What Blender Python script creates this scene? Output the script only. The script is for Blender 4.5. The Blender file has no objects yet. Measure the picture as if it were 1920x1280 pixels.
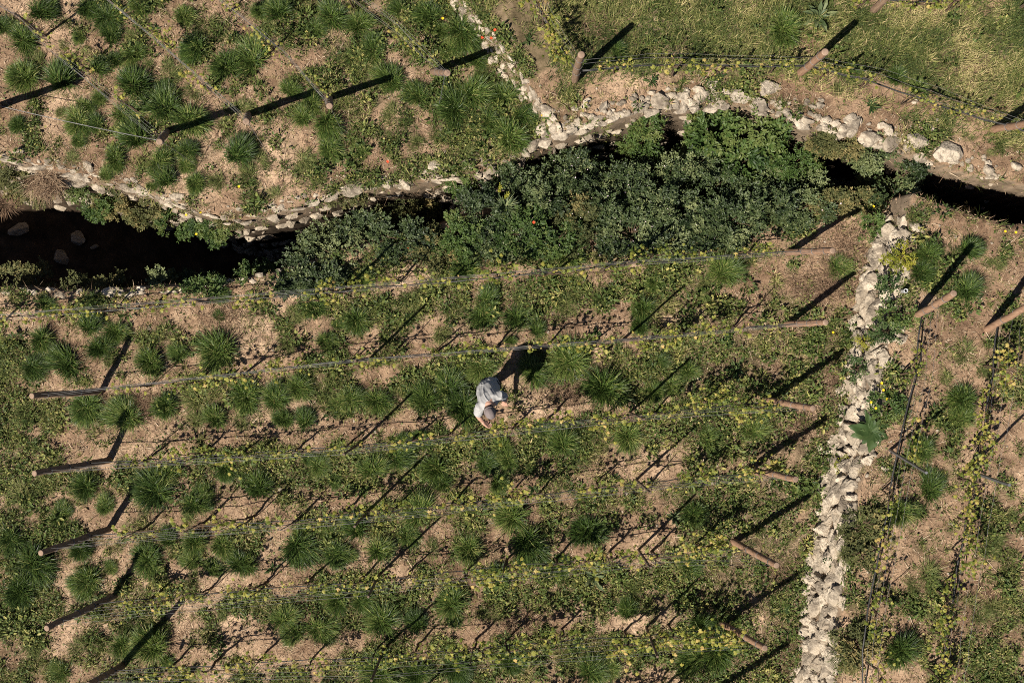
import bpy, bmesh, math, random
import numpy as np
from mathutils import Vector, Matrix
R = math.radians
rng = np.random.default_rng(11)
random.seed(5)
S = bpy.context.scene
COL = S.collection

# ------------------------------------------------------------------ camera, sky, sun
CAM_Z, FPX = 18.0, 1980.0            # camera height (m), focal length in pixels of a 1920 px wide picture
cam = bpy.data.objects.new('camera', bpy.data.cameras.new('camera'))
COL.objects.link(cam); S.camera = cam
cam.location = (0, 0, CAM_Z); cam.rotation_euler = (0, 0, 0)
cam.data.sensor_width = 36; cam.data.lens = 36 * FPX / 1920
cam.data.clip_start = 0.1; cam.data.clip_end = 500
SUN = Vector((-0.625, -0.597, 1.0)).normalized()
w = bpy.data.worlds.new('World'); S.world = w; w.use_nodes = True
nt = w.node_tree; nt.nodes.clear()
sky = nt.nodes.new('ShaderNodeTexSky'); sky.sky_type = 'NISHITA'; sky.sun_disc = False
sky.sun_elevation = math.asin(SUN.z); sky.sun_rotation = R(226.3)
sky.air_density = .5; sky.dust_density = .3; sky.altitude = 600
bg = nt.nodes.new('ShaderNodeBackground'); bg.inputs[1].default_value = 0.05
wo = nt.nodes.new('ShaderNodeOutputWorld')
nt.links.new(sky.outputs[0], bg.inputs[0]); nt.links.new(bg.outputs[0], wo.inputs[0])
sl = bpy.data.lights.new('sun', 'SUN'); sl.energy = 5.0; sl.angle = R(0.53); sl.color = (1.0, 0.93, 0.82)
so = bpy.data.objects.new('sun', sl); COL.objects.link(so); so.location = (-8, -8, 14)
so.rotation_euler = SUN.to_track_quat('Z', 'Y').to_euler()
S.view_settings.view_transform = 'Standard'; S.view_settings.look = 'None'
S.view_settings.exposure = 0.62; S.view_settings.gamma = 1
S.cycles.filter_width = 1.0; S.cycles.use_denoising = False; S.cycles.max_bounces = 5; S.cycles.diffuse_bounces = 3; S.cycles.transmission_bounces = 2
S.cycles.transparent_max_bounces = 2

# ------------------------------------------------------------------ helpers
def pxl(u, v, z):
    k = (CAM_Z - z) / FPX
    return (np.asarray(u, float) - 960) * k, (640 - np.asarray(v, float)) * k
def to_px(x, y, z):
    k = FPX / (CAM_Z - z)
    return 960 + x * k, 640 - y * k
def sm(t):
    t = np.clip(t, 0, 1); return t * t * (3 - 2 * t)
_tabs = {}
def vnoise(x, y, scale, seed):
    if seed not in _tabs: _tabs[seed] = np.random.default_rng(seed).random((64, 64))
    T = _tabs[seed]
    x = np.asarray(x, float) / scale + 100; y = np.asarray(y, float) / scale + 100
    xi = np.floor(x).astype(int); yi = np.floor(y).astype(int)
    fx = sm(x - xi); fy = sm(y - yi)
    a = T[xi % 64, yi % 64]; b = T[(xi + 1) % 64, yi % 64]; c = T[xi % 64, (yi + 1) % 64]; d = T[(xi + 1) % 64, (yi + 1) % 64]
    return (a * (1 - fx) + b * fx) * (1 - fy) + (c * (1 - fx) + d * fx) * fy
def fbm(x, y, scale, seed, n=4):
    s = 0; a = 0.5; t = 0
    for i in range(n):
        s = s + a * vnoise(x, y, scale, seed + i); t += a; a *= .55; scale /= 2.1
    return s / t

def make_mesh(name, V, F, tone=None, smooth=False, matidx=None):
    """V (n,3); F list of int arrays (m,k)."""
    me = bpy.data.meshes.new(name)
    V = np.asarray(V, np.float32)
    F = [np.asarray(f, np.int32) for f in F if len(f)]
    me.vertices.add(len(V)); me.vertices.foreach_set('co', V.ravel())
    loops = np.concatenate([f.ravel() for f in F])
    counts = np.concatenate([np.full(len(f), f.shape[1], np.int32) for f in F])
    starts = np.concatenate([[0], np.cumsum(counts)[:-1]]).astype(np.int32)
    me.loops.add(len(loops)); me.loops.foreach_set('vertex_index', loops)
    me.polygons.add(len(counts)); me.polygons.foreach_set('loop_start', starts)
    if matidx is not None: me.polygons.foreach_set('material_index', np.asarray(matidx, np.int32))
    me.update(calc_edges=True)
    me.polygons.foreach_set('use_smooth', np.full(len(counts), smooth))
    if tone is not None:
        a = me.attributes.new('tone', 'FLOAT', 'POINT'); a.data.foreach_set('value', np.asarray(tone, np.float32))
    return me
class MB:
    """collects pieces of one mesh"""
    def __init__(s): s.V = []; s.F = {}; s.T = []; s.M = {}; s.n = 0
    def add(s, V, F, tone=0.5, mat=0):
        V = np.asarray(V, float)
        for f in F:
            f = np.asarray(f, int)
            if len(f):
                s.F.setdefault(f.shape[1], []).append(f + s.n)
                s.M.setdefault(f.shape[1], []).append(np.full(len(f), mat))
        s.V.append(V); s.T.append(np.broadcast_to(np.asarray(tone, float), (len(V),))); s.n += len(V)
        return s
    def mesh(s, name, smooth=False):
        ks = sorted(s.F)
        return make_mesh(name, np.concatenate(s.V), [np.concatenate(s.F[k]) for k in ks], np.concatenate(s.T), smooth,
                         np.concatenate([np.concatenate(s.M[k]) for k in ks]))
def link(name, data, mats=(), parent=None, loc=(0, 0, 0), rot=(0, 0, 0), sc=None):
    o = bpy.data.objects.new(name, data); COL.objects.link(o)
    if data is not None and mats:
        for m in (mats if isinstance(mats, (list, tuple)) else [mats]):
            if len(data.materials) < len(mats if isinstance(mats, (list, tuple)) else [mats]): data.materials.append(m)
    o.location = loc; o.rotation_euler = rot
    if sc is not None: o.scale = (sc, sc, sc) if np.isscalar(sc) else sc
    if parent: o.parent = parent
    return o
def tag(o, label=None, cat=None, group=None, kind=None):
    if label: o['label'] = label
    if cat: o['category'] = cat
    if group: o['group'] = group
    if kind: o['kind'] = kind
    return o
def copy_tree(o, parent=None):
    c = o.copy(); COL.objects.link(c); c.parent = parent
    for ch in o.children: copy_tree(ch, c)
    return c

def blades(base, az, L, wd, lean, bend, nseg=3, tone=None, roll=None):
    n = len(base); P = np.array(base, float); dirh = np.stack([np.cos(az), np.sin(az)], 1)
    side = np.stack([-np.sin(az), np.cos(az), np.zeros(n)], 1)
    if roll is not None: side[:, 2] = roll
    V = np.zeros((n, 2 * nseg + 1, 3)); step = (L / nseg)
    for k in range(nseg):
        wk = (wd * (1 - (k / nseg) ** 1.7) * .5)[:, None]
        V[:, 2 * k] = P - side * wk; V[:, 2 * k + 1] = P + side * wk
        t = lean + bend * (k / max(nseg - 1, 1))
        P = P + np.concatenate([dirh * (np.sin(t) * step)[:, None], (np.cos(t) * step)[:, None]], 1)
    V[:, 2 * nseg] = P
    o = (np.arange(n) * (2 * nseg + 1))[:, None]
    q = np.concatenate([o + np.array([[2 * k, 2 * k + 1, 2 * k + 3, 2 * k + 2]]) for k in range(nseg - 1)]) if nseg > 1 else np.zeros((0, 4), int)
    t3 = o + np.array([[2 * nseg - 2, 2 * nseg - 1, 2 * nseg]])
    T = np.repeat(np.full(n, .5) if tone is None else tone, 2 * nseg + 1)
    return V.reshape(-1, 3), [q, t3], T
def rotm(az, tilt, roll):
    """frames: x axis = leaf direction (azimuth az, raised by tilt), rolled about it"""
    ca, sa, ct, st = np.cos(az), np.sin(az), np.cos(tilt), np.sin(tilt)
    X = np.stack([ca * ct, sa * ct, st], 1); Y0 = np.stack([-sa, ca, 0 * ca], 1); Z0 = np.cross(X, Y0)
    cr, sr = np.cos(roll)[:, None], np.sin(roll)[:, None]
    return X, Y0 * cr + Z0 * sr, Z0 * cr - Y0 * sr
def place(tv, tf, pos, az, tilt, roll, sc, tone):
    tv = np.asarray(tv, float); X, Y, Z = rotm(az, tilt, roll); sc = np.asarray(sc)[:, None, None]
    V = pos[:, None, :] + sc * (tv[None, :, 0:1] * X[:, None] + tv[None, :, 1:2] * Y[:, None] + tv[None, :, 2:3] * Z[:, None])
    o = (np.arange(len(pos)) * len(tv))[:, None, None]
    F = [(np.asarray(f)[None] + o).reshape(-1, np.asarray(f).shape[1]) for f in tf]
    return V.reshape(-1, 3), F, np.repeat(tone, len(tv))
OVAL = (np.array([[0, 0, 0], [.35, .24, .04], [.75, .2, .03], [1, 0, -.06], [.75, -.2, .03], [.35, -.24, .04], [.5, 0, -.03]]),
        [np.array([[0, 6, 1], [1, 6, 2], [2, 6, 3], [3, 6, 4], [4, 6, 5], [5, 6, 0]])])
ROUND = (np.array([[-.5, 0, 0], [-.15, .45, .05], [.4, .3, .03], [.5, -.1, -.04], [.1, -.48, .05]]), [np.array([[0, 1, 2, 3, 4]])])
def vine_leaf():
    a = np.array([0, .35, .62, .95, 1.3, 1.75, 2.3, 2.75]); r = np.array([1, .62, .95, .55, .8, .6, .62, .25])
    pts = [(0, 0, .08)] + [(r[i] * math.cos(a[i]), r[i] * math.sin(a[i]), -.12 * r[i]) for i in range(8)] + \
          [(r[i] * math.cos(a[i]), -r[i] * math.sin(a[i]), -.12 * r[i]) for i in range(7, 0, -1)]
    n = len(pts) - 1
    return np.array(pts) * .55, [np.array([[0, 1 + i, 1 + (i + 1) % n] for i in range(n)])]
VLEAF = vine_leaf()
def tube(pts, rad, ns=6, caps=True):
    pts = np.asarray(pts, float); m = len(pts); rad = np.broadcast_to(np.asarray(rad, float), (m,))
    d = np.gradient(pts, axis=0); d /= np.linalg.norm(d, axis=1)[:, None] + 1e-9
    ref = np.array([0, 0, 1.0]) if abs(d[:, 2]).mean() < .8 else np.array([1.0, 0, 0])
    a = np.cross(d, ref); a /= np.linalg.norm(a, axis=1)[:, None] + 1e-9; b = np.cross(d, a)
    th = np.arange(ns) * 2 * np.pi / ns
    V = pts[:, None] + rad[:, None, None] * (np.cos(th)[None, :, None] * a[:, None] + np.sin(th)[None, :, None] * b[:, None])
    i = np.arange(m - 1)[:, None] * ns; j = np.arange(ns)[None]; jn = (j + 1) % ns
    Q = np.stack([i + j, i + jn, i + ns + jn, i + ns + j], -1).reshape(-1, 4)
    F = [Q]
    if caps: F.append(np.array([list(range(ns))[::-1], list(range((m - 1) * ns, m * ns))]))
    return V.reshape(-1, 3), F
def ico(sub):
    bm = bmesh.new(); bmesh.ops.create_icosphere(bm, subdivisions=sub, radius=1)
    V = np.array([v.co[:] for v in bm.verts]); F = np.array([[v.index for v in f.verts] for f in bm.faces]); bm.free()
    return V / np.linalg.norm(V, axis=1)[:, None], F
ICO = {2: ico(2), 3: ico(3), 4: ico(4)}
def rock(g, dims, rotz=0, tilt=0, sub=3, K=15, rough=.035):
    D, F = ICO[sub]
    N = g.normal(size=(K, 3)); N /= np.linalg.norm(N, axis=1)[:, None]; h = g.uniform(.5, .95, K)
    dn = D @ N.T
    r = np.min(np.where(dn > .05, h[None] / np.maximum(dn, .05), 9), axis=1); r = np.minimum(r, 1.3)
    r *= 1 + rough * g.normal(size=len(r))
    V = D * r[:, None] * np.asarray(dims)[None]
    M = np.array((Matrix.Rotation(rotz, 3, 'Z') @ Matrix.Rotation(tilt, 3, Vector((g.normal(), g.normal(), .01)).normalized())))
    return V @ M.T, [F]

# ------------------------------------------------------------------ materials
def newmat(name):
    m = bpy.data.materials.new(name); m.use_nodes = True; t = m.node_tree; t.nodes.clear()
    out = t.nodes.new('ShaderNodeOutputMaterial'); return m, t, out
def ramp(t, fac, stops, interp='LINEAR'):
    r = t.nodes.new('ShaderNodeValToRGB'); r.color_ramp.interpolation = interp
    e = r.color_ramp.elements
    while len(e) > 1: e.remove(e[-1])
    e[0].position = stops[0][0]; e[0].color = (*stops[0][1], 1)
    for p, c in stops[1:]:
        x = e.new(p); x.color = (*c, 1)
    t.links.new(fac, r.inputs[0]); return r.outputs[0]
def noise(t, scale, detail=4, rough=.6, vec=None, dist=0):
    n = t.nodes.new('ShaderNodeTexNoise'); n.inputs['Scale'].default_value = scale; n.inputs['Detail'].default_value = detail
    n.inputs['Roughness'].default_value = rough; n.inputs['Distortion'].default_value = dist
    if vec is not None: t.links.new(vec, n.inputs['Vector'])
    return n.outputs[0]
def objco(t):
    return t.nodes.new('ShaderNodeTexCoord').outputs['Object']
def mix(t, fac, a, b, mode='MIX'):
    m = t.nodes.new('ShaderNodeMix'); m.data_type = 'RGBA'; m.blend_type = mode
    for s, v in ((m.inputs[0], fac), (m.inputs[6], a), (m.inputs[7], b)):
        if hasattr(v, 'links') or isinstance(v, bpy.types.NodeSocket): t.links.new(v, s)
        elif isinstance(v, (int, float)): s.default_value = v
        else: s.default_value = (*v, 1)
    return m.outputs[2]
def leafmat(name, stops, transl=.25, rough=.55, spec=.25, objvar=0.0):
    m, t, out = newmat(name)
    at = t.nodes.new('ShaderNodeAttribute'); at.attribute_name = 'tone'
    f = at.outputs['Fac']
    if objvar:
        oi = t.nodes.new('ShaderNodeObjectInfo'); ma = t.nodes.new('ShaderNodeMath'); ma.operation = 'MULTIPLY_ADD'
        t.links.new(oi.outputs['Random'], ma.inputs[0]); ma.inputs[1].default_value = objvar; ma.inputs[2].default_value = -objvar / 2
        ad = t.nodes.new('ShaderNodeMath'); ad.operation = 'ADD'; ad.use_clamp = True
        t.links.new(f, ad.inputs[0]); t.links.new(ma.outputs[0], ad.inputs[1]); f = ad.outputs[0]
    c = ramp(t, f, stops)
    p = t.nodes.new('ShaderNodeBsdfPrincipled'); p.inputs['Roughness'].default_value = rough; p.inputs['Specular IOR Level'].default_value = spec
    t.links.new(c, p.inputs['Base Color'])
    tr = t.nodes.new('ShaderNodeBsdfTranslucent'); t.links.new(c, tr.inputs[0])
    ms = t.nodes.new('ShaderNodeMixShader'); ms.inputs[0].default_value = transl
    t.links.new(p.outputs[0], ms.inputs[1]); t.links.new(tr.outputs[0], ms.inputs[2]); t.links.new(ms.outputs[0], out.inputs[0])
    return m
def plain(name, c1, c2, scale=20, rough=.7, metal=0, bump=.3, spec=.3, vec_scale=None, dist=.003):
    m, t, out = newmat(name); co = objco(t)
    if vec_scale:
        mp = t.nodes.new('ShaderNodeMapping'); mp.inputs['Scale'].default_value = vec_scale; t.links.new(co, mp.inputs[0]); co = mp.outputs[0]
    n = noise(t, scale, 5, .65, co)
    p = t.nodes.new('ShaderNodeBsdfPrincipled'); p.inputs['Roughness'].default_value = rough; p.inputs['Metallic'].default_value = metal
    p.inputs['Specular IOR Level'].default_value = spec
    t.links.new(ramp(t, n, [(.3, c1), (.7, c2)]), p.inputs['Base Color'])
    b = t.nodes.new('ShaderNodeBump'); b.inputs['Strength'].default_value = bump; b.inputs['Distance'].default_value = dist
    t.links.new(n, b.inputs['Height']); t.links.new(b.outputs[0], p.inputs['Normal'])
    t.links.new(p.outputs[0], out.inputs[0]); return m

def soil_material():
    m, t, out = newmat('soil'); co = objco(t)
    big = noise(t, .55, 5, .6, co); med = noise(t, 4.5, 6, .65, co, .4); fine = noise(t, 38, 4, .7, co)
    # short straw fibres in two directions
    fib = []
    for sc, rz in (((70, 12, 30), .5), ((14, 60, 30), 1.3)):
        mp = t.nodes.new('ShaderNodeMapping'); mp.inputs['Scale'].default_value = sc; mp.inputs['Rotation'].default_value = (0, 0, rz)
        t.links.new(co, mp.inputs[0]); fib.append(noise(t, 1, 3, .6, mp.outputs[0], 3.0))
    c = ramp(t, big, [(.34, (.115, .078, .054)), (.5, (.215, .157, .111)), (.64, (.34, .262, .193))])
    c = mix(t, .75, c, ramp(t, med, [(.28, (.22, .17, .14)), (.5, (.62, .58, .54)), (.72, (.95, .9, .85))]), 'OVERLAY')
    c = mix(t, .5, c, ramp(t, fine, [(.3, (.2, .17, .15)), (.65, (.85, .8, .74))]), 'OVERLAY')
    f2 = mix(t, .5, fib[0], fib[1])
    c = mix(t, .4, c, ramp(t, f2, [(.36, (.12, .1, .09)), (.5, (.5, .5, .5)), (.64, (.93, .9, .84))]), 'OVERLAY')
    at = t.nodes.new('ShaderNodeAttribute'); at.attribute_name = 'tone'         # thatch of old and green growth under the grass
    th = ramp(t, med, [(.35, (.045, .045, .02)), (.55, (.1, .085, .045)), (.7, (.18, .14, .09))])
    c = mix(t, at.outputs['Fac'], c, th)
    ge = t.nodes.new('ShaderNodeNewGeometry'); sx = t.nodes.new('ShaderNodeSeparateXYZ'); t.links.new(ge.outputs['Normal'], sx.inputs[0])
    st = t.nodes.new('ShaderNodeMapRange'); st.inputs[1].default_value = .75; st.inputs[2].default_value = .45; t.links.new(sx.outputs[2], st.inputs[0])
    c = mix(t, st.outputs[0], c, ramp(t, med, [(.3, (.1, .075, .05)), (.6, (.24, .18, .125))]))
    dp = t.nodes.new('ShaderNodeAttribute'); dp.attribute_name = 'bed_shade'
    c = mix(t, dp.outputs['Fac'], c, ramp(t, med, [(.3, (.01, .008, .006)), (.7, (.045, .03, .02))]))  # near-black gully shade painted over the dark wet bed colour
    p = t.nodes.new('ShaderNodeBsdfPrincipled'); p.inputs['Roughness'].default_value = .95; p.inputs['Specular IOR Level'].default_value = .1
    t.links.new(c, p.inputs['Base Color'])
    hh = mix(t, .5, med, mix(t, .5, fine, f2))
    b = t.nodes.new('ShaderNodeBump'); b.inputs['Strength'].default_value = .8; b.inputs['Distance'].default_value = .03
    t.links.new(hh, b.inputs['Height']); t.links.new(b.outputs[0], p.inputs['Normal']); t.links.new(p.outputs[0], out.inputs[0]); return m
def stone_material(name, light, mid, dark, lich=(.16, .15, .11)):
    m, t, out = newmat(name); co = objco(t)
    a = noise(t, 3.2, 6, .65, co, .6); b_ = noise(t, 17, 6, .7, co, .4); f = noise(t, 70, 3, .7, co)
    at = t.nodes.new('ShaderNodeAttribute'); at.attribute_name = 'tone'
    c = ramp(t, at.outputs['Fac'], [(0, mid), (.45, light), (1, tuple(min(.9, x * 1.12) for x in light))])
    c = mix(t, ramp(t, b_, [(.46, (0, 0, 0)), (.62, (1, 1, 1))]), c, mid)
    c = mix(t, ramp(t, a, [(.47, (0, 0, 0)), (.6, (.85, .85, .85))]), c, dark)
    c = mix(t, ramp(t, b_, [(.30, (.8, .8, .8)), (.40, (0, 0, 0))]), c, lich)
    p = t.nodes.new('ShaderNodeBsdfPrincipled'); p.inputs['Roughness'].default_value = .9; p.inputs['Specular IOR Level'].default_value = .15
    t.links.new(c, p.inputs['Base Color'])
    bu = t.nodes.new('ShaderNodeBump'); bu.inputs['Strength'].default_value = .9; bu.inputs['Distance'].default_value = .035
    t.links.new(mix(t, .4, b_, f), bu.inputs['Height']); t.links.new(bu.outputs[0], p.inputs['Normal']); t.links.new(p.outputs[0], out.inputs[0]); return m
M_SOIL = soil_material()
M_LIME = stone_material('limestone', (.55, .465, .36), (.33, .27, .2), (.16, .13, .1))
M_GREY = stone_material('grey_stone', (.47, .395, .3), (.3, .245, .185), (.15, .12, .09))
M_GRASS = leafmat('tuft_grass', [(0, (.022, .044, .009)), (.35, (.058, .103, .02)), (.7, (.145, .2, .042)), (1, (.36, .34, .12))], .1, .45, .35, .3)
M_PALEGRASS = leafmat('loose_grass', [(0, (.06, .08, .022)), (.45, (.125, .155, .045)), (.8, (.23, .225, .08)), (1, (.38, .31, .16))], .12, .6, .2, .3)
M_COVER = leafmat('cover_grass', [(0, (.03, .048, .012)), (.4, (.092, .122, .03)), (.72, (.24, .235, .075)), (1, (.5, .4, .2))], .12, .6, .2)
M_CLOVER = leafmat('low_weeds', [(0, (.028, .048, .01)), (.5, (.085, .122, .028)), (.8, (.2, .215, .058)), (1, (.36, .32, .1))], .12, .55, .25)
M_STRAW = leafmat('dry_straw', [(0, (.1, .06, .038)), (.4, (.27, .18, .115)), (.75, (.45, .33, .215)), (1, (.6, .48, .34))], .1, .8, .1)
M_BRAMBLE = leafmat('bramble_leaf', [(0, (.016, .03, .008)), (.5, (.058, .085, .028)), (1, (.185, .21, .085))], .12, .5, .35, .25)
M_BRIGHT = leafmat('bright_leaf', [(0, (.03, .06, .014)), (.5, (.075, .125, .028)), (1, (.16, .19, .055))], .25, .5, .3, .2)
M_OLIVE = leafmat('hanging_leaf', [(0, (.045, .055, .018)), (.5, (.12, .125, .045)), (1, (.28, .22, .09))], .22, .6, .2, .25)
M_VINE = leafmat('vine_leaf', [(0, (.07, .105, .018)), (.4, (.18, .21, .035)), (.75, (.38, .35, .07)), (1, (.54, .38, .13))], .35, .5, .3, .2)
M_BROAD = leafmat('broad_leaf', [(0, (.022, .045, .012)), (.5, (.045, .08, .024)), (1, (.13, .17, .06))], .2, .55, .2)
M_PALEBROAD = leafmat('pale_leaf', [(0, (.05, .075, .03)), (.5, (.11, .145, .065)), (1, (.24, .26, .12))], .2, .5, .3)
M_YELGREEN = leafmat('yellow_green_leaf', [(0, (.1, .13, .015)), (.5, (.23, .24, .025)), (1, (.42, .38, .05))], .3, .5, .3)
M_WOOD = plain('weathered_post_wood', (.13, .085, .055), (.3, .2, .135), 6, .85, 0, .6, .15, (9, 9, .9), .006)
M_WOOD2 = plain('reddish_post_wood', (.2, .115, .07), (.37, .23, .15), 6, .85, 0, .6, .15, (9, 9, .9), .006)
M_ENDGRAIN = plain('sawn_end', (.2, .135, .095), (.36, .25, .18), 14, .9)
M_STAKE = plain('rusty_stake', (.09, .06, .045), (.2, .145, .11), 12, .7, .3, .2)
M_STEEL = plain('galvanised_steel', (.13, .13, .135), (.3, .3, .31), 9, .45, .6, .1, .5)
M_WIRE = plain('trellis_wire', (.11, .105, .1), (.27, .26, .25), 3, .5, .3, .05, .4)
M_HOSE = plain('black_hose', (.018, .018, .018), (.04, .038, .036), 8, .5, 0, .05, .4)
M_STEM = plain('vine_bark', (.06, .04, .026), (.14, .095, .062), 30, .9, 0, .6, .1)
M_TWIG = plain('dry_twig', (.3, .22, .15), (.52, .42, .31), 20, .85, 0, .3, .1)
M_PIPE = plain('grey_pipe', (.25, .25, .25), (.42, .42, .41), 10, .5, 0, .1, .4)
M_PVC = plain('pale_plastic', (.55, .56, .57), (.7, .7, .7), 10, .4, 0, .05, .4)
M_YEL = plain('yellow_petal', (.75, .5, .01), (.85, .6, .02), 40, .6, 0, .1)
M_RED = plain('red_petal', (.75, .06, .02), (.85, .12, .04), 40, .6, 0, .1)
M_PINK = plain('pale_petal', (.55, .38, .42), (.75, .66, .68), 60, .6, 0, .1)

# ------------------------------------------------------------------ terrain
ZA, ZB, ZC, ZD = 0.0, 0.5, 0.0, 0.75
def line(pts, zs):
    x, y = pxl([p[0] for p in pts], [p[1] for p in pts], np.broadcast_to(np.asarray(zs, float), (len(pts),)))
    return x, y
_N = [(-1500, 262), (-150, 268), (0, 290), (120, 320), (250, 352), (380, 396), (440, 412), (520, 397), (640, 360), (760, 345), (850, 325), (960, 295), (1022, 264),
      (1070, 238), (1150, 218), (1260, 196), (1390, 190), (1500, 226), (1560, 248), (1650, 268), (1720, 292), (1800, 320), (1920, 346), (2100, 380), (3400, 520)]
NX, NY = line(_N, [ZA] * 13 + [ZB] * 12)
_S = [(-1500, 560), (-150, 545), (0, 540), (100, 545), (250, 545), (350, 540), (430, 530), (500, 515), (560, 500), (650, 475), (740, 445), (850, 425), (950, 425), (1050, 435),
      (1200, 440), (1350, 425), (1500, 400), (1600, 386), (1665, 376), (1720, 366), (1800, 396), (1900, 420), (2100, 450), (3400, 600)]
SX, SY = line(_S, [ZC] * 19 + [ZD] * 5)
BU = np.array([-1500, -100, 450, 600, 700, 800, 870, 950, 1020, 1200, 1600, 1750, 2100, 3400]); BZ = np.array([-3.0, -3.0, -2.7, -2.4, -2.2, -1.9, -.7, -.8, -1.7, -1.8, -2.0, -2.3, -2.6, -2.6])
BX = (BU - 960) / 110
_AB = [(700, -220), (812, -60), (862, 0), (905, 50), (950, 110), (985, 160), (1015, 200), (1038, 240), (1045, 290)]
ABX, ABY = line(_AB, ZB)
_FT = [(1672, 360), (1660, 420), (1632, 480), (1610, 560), (1600, 640), (1590, 700), (1583, 760), (1575, 830), (1555, 880), (1545, 940), (1530, 1020), (1520, 1080), (1508, 1180), (1494, 1280), (1475, 1420), (1380, 2000)]
_TP = [(1690, 360), (1708, 420), (1700, 480), (1692, 560), (1680, 640), (1662, 700), (1655, 760), (1645, 830), (1628, 880), (1610, 940), (1592, 1020), (1590, 1080), (1575, 1180), (1562, 1280), (1543, 1420), (1460, 2000)]
FTX, FTY = line(_FT, ZC); TPX, TPY = line(_TP, ZD)
def iy(y, X, Y): return np.interp(-np.asarray(y, float), -Y, X)
def H(x, y):
    x = np.asarray(x, float); y = np.asarray(y, float)
    yN = np.interp(x, NX, NY) + .05 * (fbm(x, y, .5, 40, 2) - .5); yS = np.interp(x, SX, SY) + .1 * (fbm(x, y, .5, 44, 2) - .5); bed = np.interp(x, BX, BZ)
    xab = iy(y, ABX, ABY)
    hn = ZA + (ZB - ZA) * sm((x - xab + .12) / .24)
    f = iy(y, FTX, FTY); tp = iy(y, TPX, TPY)
    hs = ZC + (ZD - ZC) * sm((x - f) / np.maximum(tp - f, .1) * .9)
    u = x * 110 + 960
    wS = np.interp(u, [450, 650, 760, 840, 880, 930, 980, 1550, 1660, 1720], [.3, .4, .4, .5, .8, .8, .6, .7, .3, .13])
    wN = np.interp(u, [0, 150, 450, 700, 850, 900, 960, 1040, 1500, 1640], [.62, .55, .38, .22, .25, .6, .4, .3, .3, .13])
    bed = bed + .25 * (fbm(x, y, .7, 48, 3) - .5)
    hS = hs + (bed - hs) * sm((y - yS) / wS); hN = hn + (bed - hn) * sm((yN - y) / wN)
    h = np.where(y < yS, hs, np.where(y > yN, hn, np.minimum(np.maximum(hS, hN), np.maximum(hs, hn))))
    return h + .10 * (fbm(x, y, 1.1, 50) - .5) + .045 * (fbm(x, y, .22, 60, 3) - .5)
def G(u, v, dz=0.0):
    """ground point seen at pixel (u, v) (dz above the ground)"""
    u = np.asarray(u, float); v = np.asarray(v, float); z = np.zeros_like(u)
    for _ in range(6):
        x, y = pxl(u, v, z + dz); z = .5 * z + .5 * H(x, y)
    x, y = pxl(u, v, z + dz)
    return x, y, H(x, y)
def g1(u, v, dz=0.0):
    x, y, z = G(np.array([u]), np.array([v]), dz); return np.array([x[0], y[0], z[0]])
def in_ditch(x, y, m=0.0):
    return (y < np.interp(x, NX, NY) + m) & (y > np.interp(x, SX, SY) - m)

# vine rows of the lower field: ground points of their supports, left to right (pixels)
ROWS = [[(-160, 612), (-20, 603), (640, 550), (1163, 499), (1478, 472)],
        [(190, 733), (693, 673), (1168, 636), (1474, 608)],
        [(205, 862), (673, 832), (1180, 773), (1437, 750)],
        [(205, 992), (690, 957), (1193, 899), (1400, 880)],
        [(216, 1115), (712, 1075), (1197, 1030), (1376, 1016)],
        [(231, 1247), (720, 1214), (1212, 1175), (1351, 1167)],
        [(260, 1375), (735, 1345), (1225, 1308), (1330, 1300)]]
AROWS = [[(-120, 118), (-2, 199)], [(-110, -60), (0, 15), (85, 68), (150, 128), (313, 247)], [(135, -55), (200, 0), (343, 117), (466, 215)],
         [(335, -50), (400, 0), (563, 133), (616, 183)], [(575, -50), (640, 0), (757, 87), (812, 134)]]
BROWS = [[(1077, 150), (1200, 138), (1500, 137), (1600, 165), (1700, 197), (1866, 244), (2010, 290)],
         [(960, -60), (1000, 20), (1077, 150)], [(1480, 10), (1637, 20), (1720, 22), (1920, 14), (2050, 10)]]
DROWS = [[(1713, 597), (1700, 705), (1668, 843), (1648, 957), (1630, 1046), (1607, 1178), (1602, 1270), (1590, 1400)],
         [(1850, 617), (1843, 699), (1827, 797), (1812, 881), (1787, 1011), (1770, 1110), (1757, 1207), (1749, 1263), (1735, 1400)]]
def rowv(i, u):
    p = ROWS[i]; return np.interp(u, [a[0] for a in p], [a[1] for a in p])

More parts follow.
